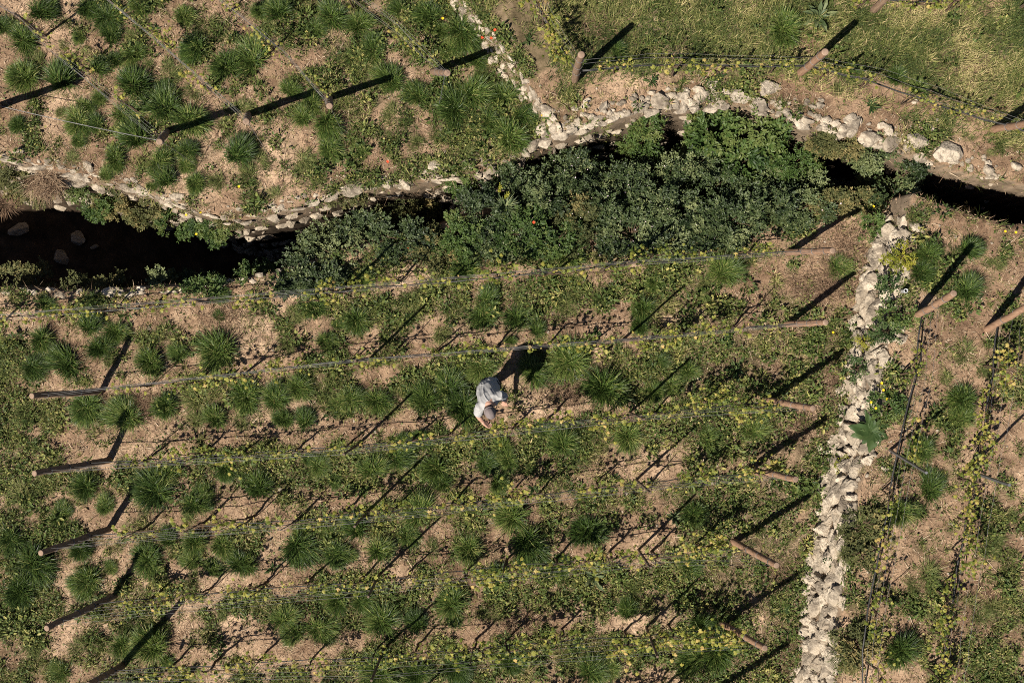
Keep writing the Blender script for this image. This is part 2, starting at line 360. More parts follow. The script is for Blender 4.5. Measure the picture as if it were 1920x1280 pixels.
def blob(u, v, cu, cv, ru, rv): return np.exp(-(((u - cu) / ru) ** 2 + ((v - cv) / rv) ** 2))
def cover(x, y):
    """how densely low growth covers the ground, 0..1"""
    u = 960 + x * 110; v = 640 - y * 110
    yN = np.interp(x, NX, NY); yS = np.interp(x, SX, SY)
    north = y > yN; D = (x > iy(y, FTX, FTY)) & ~north; B = north & (x > iy(y, ABX, ABY)); A = north & ~B; C = ~north & ~D
    c = np.full(np.shape(x), .5)
    c = np.where(A, .55 + .22 * sm((u - 520) / 250) - .14 * blob(u, v, 60, 250, 260, 60) - .1 * blob(u, v, 230, 320, 200, 40), c)
    c = np.where(B, .98 - .5 * sm((v - 128 - .16 * np.maximum(u - 1500, 0)) / 40) - .45 * blob(u, v, 1700, 15, 300, 20) - .35 * blob(u, v, 1080, 60, 60, 60) - .2 * blob(u, v, 980, 60, 60, 90), c)
    cc = np.full(np.shape(x), .69)
    for i in range(1, 7):
        d = rowv(i, u) - v
        cc = cc - .27 * np.exp(-((d - 28) / 24) ** 2) * (1 - .75 * sm((u - 1180) / 150))
        cc = cc + .19 * np.exp(-((d - 92) / 24) ** 2)
    d = rowv(0, u) - v
    cc = cc - .34 * blob(u, v, 230, 610, 330, 55) - .1 * np.exp(-((d - 20) / 25) ** 2)
    cc = cc + .24 * sm((150 - u) / 120) * sm((v - 650) / 60) * (1 - .5 * sm((v - 1150) / 80)) + .3 * sm((u - 1200) / 150) * sm((v - 530) / 80) - .5 * blob(u, v, 1580, 470, 60, 60) - .35 * blob(u, v, 1545, 530, 70, 40) - .4 * blob(u, v, 1530, 800, 45, 60)
    cc = cc - .05 * blob(u, v, 900, 1180, 500, 120) + .28 * blob(u, v, 1050, 475, 420, 26) + .22 * blob(u, v, 1460, 1130, 100, 150) - .25 * blob(u, v, 1320, 610, 60, 20)
    c = np.where(C, cc, c)
    c = np.where(D, .55 - .3 * blob(u, v, 1660, 1050, 40, 160) - .3 * blob(u, v, 1810, 730, 40, 90) - .3 * blob(u, v, 1900, 1150, 40, 200) - .2 * blob(u, v, 1780, 420, 60, 40) - .25 * blob(u, v, 1790, 940, 30, 80) + .15 * blob(u, v, 1850, 1130, 50, 150), c)
    c = c + .7 * (fbm(x, y, .7, 70, 2) - .5) + 1.15 * (fbm(x, y, .3, 75, 2) - .5) * (1 - .25 * (B & (c > .8)))
    c = np.where(in_ditch(x, y, .0), .45 + .9 * (fbm(x, y, .3, 77, 2) - .4), c)
    return np.clip(c, 0, 1)

xs = np.arange(-11.2, 11.21, .055); ys = np.arange(-8.2, 8.21, .055)
ext = 11.2 + np.cumsum(.15 * 1.35 ** np.arange(17)); exty = 8.2 + np.cumsum(.15 * 1.35 ** np.arange(17))
xs = np.concatenate([-ext[::-1], xs, ext]); ys = np.concatenate([-exty[::-1], ys, exty])
gx, gy = np.meshgrid(xs, ys); X1, Y1 = gx.ravel(), gy.ravel(); Z1 = H(X1, Y1)
nx, ny = len(xs), len(ys); i = (np.arange(ny - 1)[:, None] * nx + np.arange(nx - 1)[None]).ravel()
cov = cover(X1, Y1)
me = make_mesh('ground', np.stack([X1, Y1, Z1], 1), [np.stack([i, i + 1, i + nx + 1, i + nx], 1)], sm((cov - .48) / .3) * .7, True)
a = me.attributes.new('bed_shade', 'FLOAT', 'POINT'); a.data.foreach_set('value', (sm((-.35 - Z1) / .5) * in_ditch(X1, Y1, .1)).astype(np.float32) * .9)  # mask of the painted shade, stronger deeper in the gully
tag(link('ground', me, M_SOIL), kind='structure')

# ------------------------------------------------------------------ uncountable growth: grass, weeds, straw
def sample(n, power=1.0, thr=0.0, ditch=False):
    x = rng.uniform(-10.6, 10.6, n); y = rng.uniform(-7.7, 7.7, n); c = cover(x, y)
    p = np.clip((c - thr) / (1 - thr), 0, 1) ** power if thr else sm((c - .6) / .22) * .9 + .06 * (c > .35)
    k = rng.random(n) < p
    if not ditch: k &= ~in_ditch(x, y, .02) | ((H(x, y) > -.55) & (rng.random(n) < .8))
    f = iy(y, FTX, FTY); t = iy(y, TPX, TPY); k &= ~((x > f - .02) & (x < t - .02) & (rng.random(n) < .72) & (y < np.interp(x, SX, SY)))
    x, y, c = x[k], y[k], c[k]; return x, y, H(x, y), c
def lawn(x, y):
    return (y > np.interp(x, NX, NY) + .55) & (x > iy(y, ABX, ABY) + .4)
x, y, z, c = sample(60000); u_ = x * 110 + 960; k = (~lawn(x, y) | (rng.random(len(x)) < .22)) & ((rng.random(len(x)) > .6 * sm((u_ - 1230) / 100) * (y < .8) * (u_ < 1600))); x, y, c = x[k], y[k], c[k]; m = len(x)
hgt = rng.uniform(.55, 1.2, m) * (.65 + .8 * fbm(x, y, .35, 88, 2)); wide = rng.uniform(.6, 1.5, m) * (.5 + fbm(x, y, .5, 89, 2))
ct = np.clip(rng.normal(.4, .16, m) + .8 * (fbm(x, y, .8, 90, 2) - .5), 0, 1); ct[rng.random(m) < .05] = .9
nb = 16; q = np.repeat(np.arange(m), nb); n = len(q)
bx, by = x[q] + rng.normal(0, .022, n), y[q] + rng.normal(0, .022, n)
V, F, T = blades(np.stack([bx, by, H(bx, by) - .01], 1), np.arctan2(by - y[q], bx - x[q]) + rng.normal(0, .9, n), rng.uniform(.08, .17, n) * hgt[q], rng.uniform(.007, .013, n) * wide[q], np.abs(rng.normal(.5, .3, n)), rng.uniform(.2, 1.1, n), 3,
                 np.clip(ct[q] + rng.normal(0, .17, n), 0, 1), rng.normal(0, .4, n))
n = 150000; x = rng.uniform(.6, 10.6, n); y = rng.uniform(2.5, 7.7, n); k = lawn(x, y) & (rng.random(n) < cover(x, y) ** 1.3); x, y = x[k], y[k]; n = len(x)
sw = fbm(x, y, .9, 91, 3)
V2, F2, T2 = blades(np.stack([x, y, H(x, y) - .01], 1), rng.normal(.8, 1.25, n) + 2.5 * (sw - .5), rng.uniform(.09, .2, n) * (.6 + .8 * fbm(x, y, .4, 93, 2)), rng.uniform(.006, .011, n), rng.uniform(.3, 1.1, n), rng.uniform(.2, .9, n), 3,
                    np.clip(rng.normal(.5, .2, n) + 1.3 * (fbm(x, y, .5, 94, 3) - .5) + (rng.random(n) < .06) * .5, 0, 1), rng.normal(0, .4, n))
gm = MB(); gm.add(V, F, T)
m = 24000; x = rng.uniform(-10.4, 10.4, m); y = rng.uniform(-7.5, 7.5, m); k = ~lawn(x, y) & ~in_ditch(x, y) & (rng.random(m) < .15 + .9 * fbm(x, y, .35, 120, 3) ** 1.5); x, y = x[k], y[k]; m = len(x)
ct = np.clip(rng.normal(.6, .2, m), 0, 1); q = np.repeat(np.arange(m), 9); n = len(q); bx, by = x[q] + rng.normal(0, .025, n), y[q] + rng.normal(0, .025, n)
gm.add(*blades(np.stack([bx, by, H(bx, by) - .005], 1), rng.uniform(0, 6.283, n), rng.uniform(.04, .1, n), rng.uniform(.005, .01, n), np.abs(rng.normal(.8, .35, n)), rng.uniform(.1, .9, n), 2, np.clip(ct[q] + rng.normal(0, .15, n), 0, 1), rng.normal(0, .4, n))); gm.add(V2, F2, T2)
tag(link('ground_grass', gm.mesh('ground_grass'), M_COVER), 'short wild grass growing patchily over the terraces', 'grass', kind='stuff')
x, y, z, c = sample(460000); k = ~lawn(x, y); x, y, z = x[k], y[k], z[k]; n = len(x)
k = rng.random(n) < sm((fbm(x, y, .5, 95, 2) - .3) / .25); x, y, z = x[k], y[k], z[k]; n = len(x)
V, F, T = place(*ROUND, np.stack([x, y, z + rng.uniform(.005, .09, n)], 1), rng.uniform(0, 6.28, n), rng.normal(0, .45, n), rng.normal(0, .5, n), rng.uniform(.016, .044, n),
                np.clip(rng.normal(.5, .22, n) + .5 * (fbm(x, y, .7, 97, 2) - .5), 0, 1))
tag(link('low_weeds', make_mesh('low_weeds', V, F, T), M_CLOVER), 'low clover and small leaved weeds carpeting the soil', 'weeds', kind='stuff')
n = 230000; x = rng.uniform(-10.4, 10.4, n); y = rng.uniform(-7.5, 7.5, n)
k = ~in_ditch(x, y, -.1) & ~lawn(x, y) & (rng.random(n) < .35 + .65 * fbm(x, y, .4, 98, 2)); x, y = x[k], y[k]; n = len(x); z = H(x, y)
V, F, T = blades(np.stack([x, y, z + rng.uniform(.002, .02, n)], 1), rng.uniform(0, 6.28, n), rng.gamma(2, .032, n) + .02, rng.uniform(.004, .011, n), rng.normal(1.5, .08, n), rng.normal(0, .15, n), 2,
                 np.clip(rng.normal(.46, .3, n), 0, 1), rng.normal(0, .3, n))
dm = MB(); dm.add(V, F, T)
for u_, v_, ru, rv, nn in ((1585, 475, 50, 55, 900), (1545, 540, 70, 30, 900), (1065, 735, 40, 30, 700), (265, 760, 45, 25, 700), (1560, 705, 25, 40, 400), (1510, 800, 45, 40, 600), (960, 1175, 60, 40, 500), (1110, 50, 50, 30, 500), (420, 590, 60, 30, 500), (1460, 1075, 40, 40, 400), (1490, 1230, 50, 50, 600), (620, 1170, 90, 50, 600)):
    xx, yy_, zz = G(u_ + rng.normal(0, ru * .55, nn), v_ + rng.normal(0, rv * .55, nn))
    dm.add(*blades(np.stack([xx, yy_, zz + rng.uniform(0, .05, nn)], 1), rng.uniform(0, 6.28, nn), rng.uniform(.06, .2, nn), rng.uniform(.004, .009, nn), rng.normal(1.2, .25, nn), rng.uniform(-.2, .5, nn), 2, np.clip(rng.normal(.22, .2, nn), 0, 1), rng.normal(0, .3, nn)))
tag(link('dry_straw', dm.mesh('dry_straw'), M_STRAW), 'dry straw and dead stems littering the soil', 'straw', kind='stuff')
x, y, z, c = sample(6200); k = ~lawn(x, y) | (rng.random(len(x)) < .12); x, y = x[k], y[k]; m = len(x)
q = np.repeat(np.arange(m), 24); n = len(q); rr = rng.uniform(.5, 1.5, m)[q] * (.5 + fbm(x, y, .6, 130, 2))[q]; th = rng.uniform(0, 6.283, n); f = np.sqrt(rng.random(n))
bx, by = x[q] + f * np.cos(th) * .075 * rr, y[q] + f * np.sin(th) * .075 * rr; hz = rng.uniform(.01, .15, n) * rr * (1.1 - f * .6)
V, F, T = place(OVAL[0] * (1, .9, 1), OVAL[1], np.stack([bx, by, H(bx, by) + hz], 1), th + rng.normal(0, .7, n), rng.normal(.3, .4, n), rng.normal(0, .5, n), rng.uniform(.03, .075, n) * (.6 + .5 * rr), np.clip(np.clip(rng.normal(.45, .22, m), 0, 1)[q] + rng.normal(0, .15, n), 0, 1))
tag(link('leafy_weeds', make_mesh('leafy_weeds', V, F, T), M_CLOVER), 'knee high leafy weeds tangled between the vine rows', 'weeds', kind='stuff')
n = 26000; x = rng.uniform(-10.4, 10.4, n); y = rng.uniform(-7.5, 7.5, n); k = ~in_ditch(x, y, -.2) & ~lawn(x, y) & (rng.random(n) < .25 + fbm(x, y, .5, 140, 2)); x, y = x[k], y[k]; n = len(x)
ICO[1] = ico(1); mb = MB(); z = H(x, y)
for j in range(6):
    pv = rock(rng, (1, .8, .65), 0, 0, 1, 9, .08); q = np.arange(n) % 6 == j; m_ = q.sum()
    mb.add(*place(pv[0], pv[1], np.stack([x[q], y[q], z[q] + .004], 1), rng.uniform(0, 6.28, m_), rng.normal(0, .4, m_), rng.normal(0, .4, m_), rng.gamma(2, .005, m_) + .007, np.zeros(m_)))
tag(link('soil_clods', mb.mesh('soil_clods'), M_SOIL), 'crumbly clods of dry soil on the bare ground', 'soil clods', kind='stuff')
# gravel and crumbs of soil along walls and between plants
n = 9000; x = rng.uniform(-10.4, 10.4, n); y = rng.uniform(-7.5, 7.5, n)
dw = np.minimum(np.abs(x - iy(y, TPX, TPY)), np.abs(y - np.interp(x, NX, NY) - .15) + .1 * (x < .5))
k = (rng.random(n) < .12 + .9 * np.exp(-(dw / .35) ** 2)) & ~in_ditch(x, y, -.3) & ~lawn(x, y); x, y = x[k], y[k]; n = len(x); z = H(x, y)
mb = MB(); prot = [rock(rng, (1, .8, .6), 0, 0, 2) for _ in range(8)]
for j in range(8):
    q = np.arange(n) % 8 == j; m_ = q.sum()
    V, F, T = place(prot[j][0], prot[j][1], np.stack([x[q], y[q], z[q] + .005], 1), rng.uniform(0, 6.28, m_), rng.normal(0, .3, m_), rng.normal(0, .3, m_), rng.gamma(2, .006, m_) + .008, rng.uniform(0, .8, m_))
    mb.add(V, F, T)
tag(link('gravel', mb.mesh('gravel'), M_LIME), 'loose pale gravel scattered over the soil', 'gravel', kind='stuff')
# ------------------------------------------------------------------ dry stone walls
def put_stone(mb, p, tang, dims, tone, sub=3, mat=0, tilt=.25, K=15):
    V, F = rock(rng, dims, math.atan2(tang[1], tang[0]) + rng.normal(0, .18), rng.normal(0, tilt), sub, K)
    mb.add(V + p, F, tone, mat)
def resample(P, step):
    P = np.asarray(P, float); d = np.r_[0, np.cumsum(np.linalg.norm(np.diff(P, axis=0), axis=1))]
    s = np.arange(0, d[-1], step); return np.stack([np.interp(s, d, P[:, k]) for k in range(P.shape[1])], 1), s
# long wall holding up the right field
mb = MB(); yy = np.arange(2.02, -7.6, -.02)
ft = np.stack([iy(yy, FTX, FTY), yy, 0 * yy + ZC], 1); tp = np.stack([iy(yy, TPX, TPY), yy, 0 * yy + ZD], 1)
for t0, (la, lb) in zip((0.02, .2, .38, .56, .74, .9, 1.02), ((.13, .3), (.12, .34), (.1, .3), (.12, .36), (.1, .3), (.12, .34), (.12, .3))):
    s = rng.uniform(0, .2)
    while s < len(yy) * .02 - .1:
        l = rng.uniform(la, lb); k = min(int(s / .02), len(yy) - 2)
        t = t0 + rng.normal(0, .03); p = ft[k] * (1 - t) + tp[k] * t
        zz = float(H(p[0], p[1])); big = t0 > .85
        p[2] = zz + .01 if big else max(p[2] * .35 + zz * .65, zz)
        if not (big and rng.random() < (.5 if t0 > 1 else .15)):
            put_stone(mb, p - (0, 0, .05), tp[k + 1] - tp[k], (l * .72, rng.uniform(.09, .17), rng.uniform(.09, .14) * (.75 if big else 1)), rng.uniform(0, .9), 4, 0, .16, 10)
        s += l * rng.uniform(.85, 1.05)
for _ in range(190):                                                   # wedging stones in the joints
    k = rng.integers(0, len(yy) - 2); t = rng.uniform(0, 1.02); p = ft[k] * (1 - t) + tp[k] * t; p[2] = H(p[0], p[1]) + .04
    put_stone(mb, p, tp[k + 1] - tp[k], (rng.uniform(.03, .07), rng.uniform(.025, .05), .035), rng.uniform(.2, 1), 2, 0, .6)
tag(link('dry_stone_wall', mb.mesh('dry_stone_wall'), M_LIME), 'long pale dry stone wall holding up the right hand field', 'stone wall')
# wall dividing the two upper fields
mb = MB(); yy = np.arange(3.35, 6.9, .02); cx = iy(yy, ABX, ABY)
for off, wd in ((-.17, .10), (-.07, .13), (.03, .14), (.11, .1)):
    s = rng.uniform(0, .15)
    while s < len(yy) * .02 - .05:
        l = rng.uniform(.08, .2); k = int(s / .02); wid = .62 + .5 * sm((4.2 - yy[k]) / .8) + .15 * math.sin(yy[k] * 3)
        p = np.array([cx[k] + off * wid * 1.05 - .01, yy[k], 0]); p[2] = H(p[0], p[1]) + .015
        tg = np.array([cx[min(k + 3, len(cx) - 1)] - cx[k - 3 if k > 2 else 0], .12])
        if rng.random() < .9: put_stone(mb, p, tg, (l * .6, rng.uniform(.04, .085), rng.uniform(.045, .08)), rng.uniform(.35, 1), 3, 0, .25)
        s += l * .95
for u, v, a, b in ((1028, 212, .17, .12), (1020, 250, .18, .13), (1043, 240, .15, .12), (1018, 268, .2, .13), (1090, 245, .14, .09), (1070, 244, .13, .09), (998, 275, .17, .12), (958, 322, .17, .1), (985, 285, .12, .1)):
    p = g1(u, v); put_stone(mb, p + (0, 0, .03), (1, .2), (a, b, .1), rng.uniform(.2, .8), 3)
tag(link('dry_stone_wall', mb.mesh('dry_stone_wall'), M_LIME), 'narrow pale stone wall running down between the two upper fields', 'stone wall')
# the gully's northern walls
def gully_wall(u0, u1, top_l, top_w, top_skip, depth_rows, face_skip, top_tone, th=(.035, .075)):
    mb = MB(); x0, x1 = (u0 - 960) / 110, (u1 - 960) / 110
    X = np.arange(x0, x1, .02); Y = np.interp(X, NX, NY)
    for off in (0.02, -.06):
        s = 0
        while s < len(X) * .02 - .05:
            l = rng.uniform(*top_l); k = int(s / .02); y_ = Y[k] + off + rng.normal(0, .02)
            tg = np.array([.2, np.interp(X[k] + .1, NX, NY) - np.interp(X[k] - .1, NX, NY)])
            if rng.random() > top_skip(X[k] * 110 + 960):
                put_stone(mb, np.array([X[k], y_, H(X[k], Y[k] + .06) - .02]), tg, (l * .58, rng.uniform(*top_w), rng.uniform(*th)), rng.uniform(*top_tone), 3, 0, .16)
            s += l
    for r in range(depth_rows):
        s = 0
        while s < len(X) * .02 - .05:
            l = rng.uniform(.16, .34); k = int(s / .02); y_ = Y[k] - .12 - .065 * r; z_ = float(H(X[k], y_))
            tg = np.array([.2, np.interp(X[k] + .1, NX, NY) - np.interp(X[k] - .1, NX, NY)])
            if rng.random() > face_skip: put_stone(mb, np.array([X[k], y_, z_]), tg, (l * .55, .085, rng.uniform(.07, .11)), rng.uniform(.1, .9), 3, 1, .2)
            s += l
    return mb
mb = gully_wall(-140, 985, (.1, .34), (.025, .055), lambda u: .3 if u < 420 else .45 if u < 760 else .7, 6, .12, (.2, .9), (.02, .04))
for _ in range(230):                                                    # half buried rubble along the rim
    x_ = (rng.uniform(-130, 985) - 960) / 110; y_ = np.interp(x_, NX, NY) + rng.uniform(-.16, .16) ; s_ = rng.gamma(3, .02) + .02
    put_stone(mb, np.array([x_, y_, H(x_, y_) - s_ * .12]), (1, rng.normal(-.2, .3)), (s_, s_ * .6, s_ * .42), rng.uniform(0, .9), 2, int(rng.random() < .55))
tag(link('gully_wall', mb.mesh('gully_wall'), (M_LIME, M_GREY)), 'mossy stone wall along the gully under the upper left field', 'stone wall')
mb = gully_wall(1050, 2080, (.14, .3), (.07, .12), lambda u: .22 if u < 1500 else .85, 4, .3, (.3, 1))
for u, v in [(1055 + 3.4 * j + rng.normal(0, 6), 0) for j in range(150)] + [(rng.uniform(1500, 2000), 0) for j in range(110)]:      # rubble behind the coping
    x_ = (u - 960) / 110; y_ = np.interp(x_, NX, NY) + rng.normal(.06, .14); s_ = rng.gamma(3, .018) + .02
    put_stone(mb, np.array([x_, y_, H(x_, y_) + .01]), (1, rng.normal(0, .4)), (s_, s_ * .75, s_ * .55), rng.uniform(.1, 1), 2, int(rng.random() < .4))
tag(link('gully_wall', mb.mesh('gully_wall'), (M_LIME, M_GREY)), 'curving pale stone wall on the gully edge under the upper right field', 'stone wall')
mb = MB()
for u in np.arange(-130, 560, 15):
    x_ = (u + rng.normal(0, 6) - 960) / 110; y_ = np.interp(x_, SX, SY) - rng.uniform(-.02, .07)
    if rng.random() < .66: put_stone(mb, np.array([x_, y_, H(x_, y_ - .05) - .015]), (1, 0), (rng.uniform(.06, .13), rng.uniform(.04, .075), .05), rng.uniform(0, .8), 3)
tag(link('gully_wall', mb.mesh('gully_wall'), M_LIME), 'low broken line of edging stones above the dark gully, lower side', 'stone wall')

# ------------------------------------------------------------------ boulders and single stones
BOULDERS = [(1440, 163, .17, .13, 'L', 'rounded pale boulder lying in grass above the curved gully wall'),
 (1717, 266, .2, .17, 'G', 'round grey boulder left of the big pale boulder at right'),
 (1768, 287, .25, .16, 'L', 'large long pale boulder on the right gully edge'),
 (1712, 192, .06, .05, 'L', 'small white stone in grass below the hose, upper right field'),
 (1608, 228, .09, .07, 'L', 'small pale stone just right of the curved wall end'),
 (1597, 249, .09, .08, 'L', 'pale stone half under ivy, below the curved wall end'),
 (1665, 250, .12, .10, 'L', 'pale stone left of the two big boulders at right'),
 (1647, 272, .1, .06, 'L', 'flat pale stone in ivy left of the grey boulder'),
 (1745, 241, .08, .06, 'L', 'small pale stone between the big boulders and the rusty post'),
 (1756, 226, .04, .04, 'L', 'tiny white stone above the long pale boulder'),
 (1786, 304, .1, .06, 'L', 'pale stone tucked under the right end of the long boulder'),
 (1851, 316, .11, .08, 'L', 'white stone right of the boulders, on the gully edge'),
 (1905, 314, .1, .09, 'L', 'angular pale stone at the right border above the gully'),
 (52, 374, .24, .17, 'G', 'flat grey boulder left of the dry brown brush'),
 (112, 388, .15, .1, 'G', 'flat grey boulder under the dry brown brush'),
 (146, 448, .17, .14, 'G', 'dim boulder in the dark gully, highest of three'),
 (114, 486, .19, .15, 'G', 'dim boulder in the dark gully, largest of three'),
 (178, 462, .09, .06, 'G', 'small dim pointed stone in the dark gully, beside boulders'),
 (40, 430, .2, .14, 'G', 'dim boulder at the far left of the dark gully'),
 (592, 402, .15, .11, 'G', 'smooth greenish boulder at the foot of the gully wall'),
 (545, 405, .16, .09, 'G', 'brown flat boulder left of the smooth greenish boulder'),
 (822, 311, .18, .08, 'L', 'pale flat slab on the gully edge above the brown pool of earth'),
 (96, 544, .11, .07, 'L', 'pale flat stone at the gully edge, leftmost of the edging'),
 (208, 547, .18, .08, 'L', 'longest pale flat stone on the lower gully edge'),
 (244, 553, .13, .06, 'L', 'tilted pale flat stone right of the longest edging stone'),
 (268, 541, .09, .07, 'L', 'square white stone on the lower gully edge'),
 (329, 548, .09, .05, 'L', 'white stone at the right of the lower gully edging'),
 (1551, 846, .12, .07, 'L', 'pale tan stone left of the long wall beneath the big leaved plant'),
 (1537, 838, .08, .06, 'L', 'small tan stone beside the pale tan stone left of the wall'),
 (1556, 829, .07, .05, 'L', 'small white stone between the tan stone and the long wall'),
 (1673, 633, .1, .08, 'L', 'white stone in leaves right of the long wall'),
 (1660, 878, .07, .06, 'G', 'small brown stone casting shadow right of the long wall'),
 (1556, 769, .045, .035, 'L', 'tiny white stone at the tip of an end post shadow'),
 (1720, 428, .15, .07, 'L', 'flat white stone right of the long wall top'),
 (1787, 982, .08, .04, 'L', 'white sliver of stone on soil in the right field'),
 (1737, 819, .03, .03, 'L', 'tiny white pebble near the left steel stake of right field'),
 (1778, 1075, .04, .03, 'L', 'tiny white stone in the lower middle of right field'),
 (1100, 190, .09, .07, 'L', 'pale stone behind the start of the curved wall')]
for u, v, a, b, k, lab in BOULDERS:
    p = g1(u, v); V, F = rock(rng, (a, b, min(a, b) * .75), rng.normal(0, .25), rng.normal(0, .15), 4 if a > .12 else 3, 14, .02)
    o = link('boulder' if a > .12 else 'stone', MB().add(V, F, rng.uniform(.25, .8)).mesh('stone'), M_GREY if k == 'G' else M_LIME, loc=p + (0, 0, min(a, b) * .28))
    tag(o, lab, 'boulder' if a > .12 else 'stone')

# ------------------------------------------------------------------ posts and stakes
ORD = ['zero', 'one', 'two', 'three', 'four', 'five', 'six', 'seven']
def post(bu, bv, tu, tv, h, r, mat, name, label, cat, group, z0=None):
    b = g1(bu, bv); x, y = pxl(tu, tv, b[2] + h); top = np.array([x, y, b[2] + h])
    d = (top - b) / np.linalg.norm(top - b)
    n = 7; pts = np.array([b - d * .12 + (top - b + d * .12) * i_ / (n - 1) for i_ in range(n)]) - b
    wob = rng.normal(0, .006 if r > .035 else .002, (n, 3)); wob[[0, -1]] = 0; pts += wob
    V, F = tube(pts, r * (1.08 - .16 * np.linspace(0, 1, n)) * (1 + rng.normal(0, .02, n)), 12 if r > .035 else 6)
    mb = MB(); mb.add(V, F[:1]); caps = F[1:]
    if r > .035:
        c = pts[-1] + d * .008; V2, F2 = tube([pts[-1] - d * .002, c, c + d * .003], [r * .93, r * .9, r * .7], 12)
        mb.add(V, [caps[0][:1]]); mb.add(V2, F2, .5, 1)
        root = link(name, mb.mesh(name, True), (mat, M_ENDGRAIN), loc=b)
        for hh in (.55, .92, 1.3):                                            # wire wound round the post
            if hh < h:
                cpt = (top - b) * hh / h; th = np.linspace(0, 4 * np.pi, 26)
                ax = np.cross(d, (1, 0, 0)); ax /= np.linalg.norm(ax); bx_ = np.cross(d, ax); rr = r * (1.1 - .16 * hh / h) + .004
                P = cpt + rr * (np.cos(th)[:, None] * ax + np.sin(th)[:, None] * bx_) + d * (th[:, None] - 6) * .0012
                link('wire_wrap', MB().add(*tube(P, .003, 4)).mesh('wire_wrap'), M_WIRE, root)
    else:
        mb.add(V, caps); root = link(name, mb.mesh(name), mat, loc=b)
    tag(root, label, cat, group); return b, top
SUP = {}                                                                  # supports of each row: list of (base, top)
def vert(u, v, h=1.6):
    b = g1(u, v); return b, b + np.array([0, 0, h])
PG = 'wooden end posts of the wire rows'; SG = 'thin stakes along the vine rows'
C_LEFT = {1: (60, 742), 2: (65, 887), 3: (77, 1036), 4: (88, 1177), 5: (165, 1283), 6: (190, 1420)}
C_RIGHT = {0: (1561, 470), 1: (1548, 604), 2: (1524, 765), 3: (1492, 898), 4: (1456, 1059), 5: (1434, 1214), 6: (1415, 1355)}
for r_, pts in enumerate(ROWS):
    nm = 'vine row %s below the gully' % ORD[r_ + 1]; L_ = []
    for j, (u, v) in enumerate(pts):
        last = j == len(pts) - 1
        if r_ == 0 and j < 2: L_.append(vert(u, v)); continue
        if j == 0: L_.append(post(u, v, *C_LEFT[r_], 1.6, .052, M_WOOD, 'end_post', 'dark leaning wooden post at left end of ' + nm, 'post', PG))
        elif last: L_.append(post(u, v, *C_RIGHT[r_], 1.5, .053, M_WOOD2, 'end_post', 'brown leaning wooden post at right end of ' + nm, 'post', PG))
        else:
            b = g1(u, v); tu, tv = to_px(b[0] + rng.normal(0, .03), b[1] + rng.normal(0, .03), b[2] + 1.6)
            side = 'left' if j == len(pts) - 3 else 'right'
            L_.append(post(u, v, float(tu), float(tv), 1.6, .022, M_STAKE, 'vine_stake', 'thin brown stake, the %s one of two, within %s' % (side, nm), 'stake', SG))
    SUP['C%d' % r_] = (L_, nm)
A_TOP = {0: (-18, 204), 1: (299, 266), 2: (462, 228), 3: (618, 199), 4: (839, 137)}
for r_, pts in enumerate(AROWS):
    nm = 'row %s from left in upper left field' % ORD[r_ + 1]; L_ = []
    for j, (u, v) in enumerate(pts):
        if j == len(pts) - 1: L_.append(post(u, v, *A_TOP[r_], 1.4, .056, M_WOOD, 'end_post', 'stout wooden post ending ' + nm, 'post', PG))
        elif r_ == 1 and j == 2: L_.append(post(u, v, 26, 24, 1.55, .019, M_STAKE, 'vine_stake', 'thin stake standing in row two of upper left field', 'stake', SG))
        else: L_.append(vert(u, v))
    SUP['A%d' % r_] = (L_, nm)
def bpost(u, v, t, lab, m=M_WOOD2): return post(u, v, *t, 1.55, .06, m, 'end_post', lab, 'post', PG)
corner = bpost(1077, 150, (1090, 103), 'upright brown post at the corner above the curved gully wall', M_WOOD)
L_ = [corner, vert(1200, 138), bpost(1500, 137, (1547, 98), 'brown wooden post above the middle of curved gully wall'), vert(1600, 165), vert(1700, 197),
      bpost(1862, 244, (1950, 226), 'rusty red post at the right border above the gully'), vert(2010, 290)]
SUP['B0'] = (L_, 'the row above the curved gully wall')
SUP['B1'] = ([vert(960, -60), vert(1000, 20), corner], 'the row beside the upper dividing wall')
SUP['B2'] = ([vert(1480, 10), bpost(1637, 20, (1700, -40), 'dark wooden post base cut by the top border', M_WOOD), vert(1720, 22), vert(1920, 14), vert(2050, 10)], 'the row in the top right corner')
for r_, (pts, tops, st) in enumerate(((DROWS[0], (1788, 550), (1737, 886)), (DROWS[1], (1950, 560), (1893, 909)))):
    nm = 'right field row ' + ('nearer the long wall' if r_ == 0 else 'farther from the long wall'); L_ = []
    for j, (u, v) in enumerate(pts):
        if j == 0: L_.append(post(u, v, *tops, 1.6, .055, M_WOOD2, 'end_post', 'brown leaning wooden post starting ' + nm, 'post', PG))
        elif (r_ == 0 and j == 2) or (r_ == 1 and j == 3): L_.append(post(u, v, *st, 1.6, .026, M_STEEL, 'steel_stake', 'grey steel stake within ' + nm, 'stake', 'steel stakes in the right field'))
        else: L_.append(vert(u, v))
    SUP['D%d' % r_] = (L_, nm)

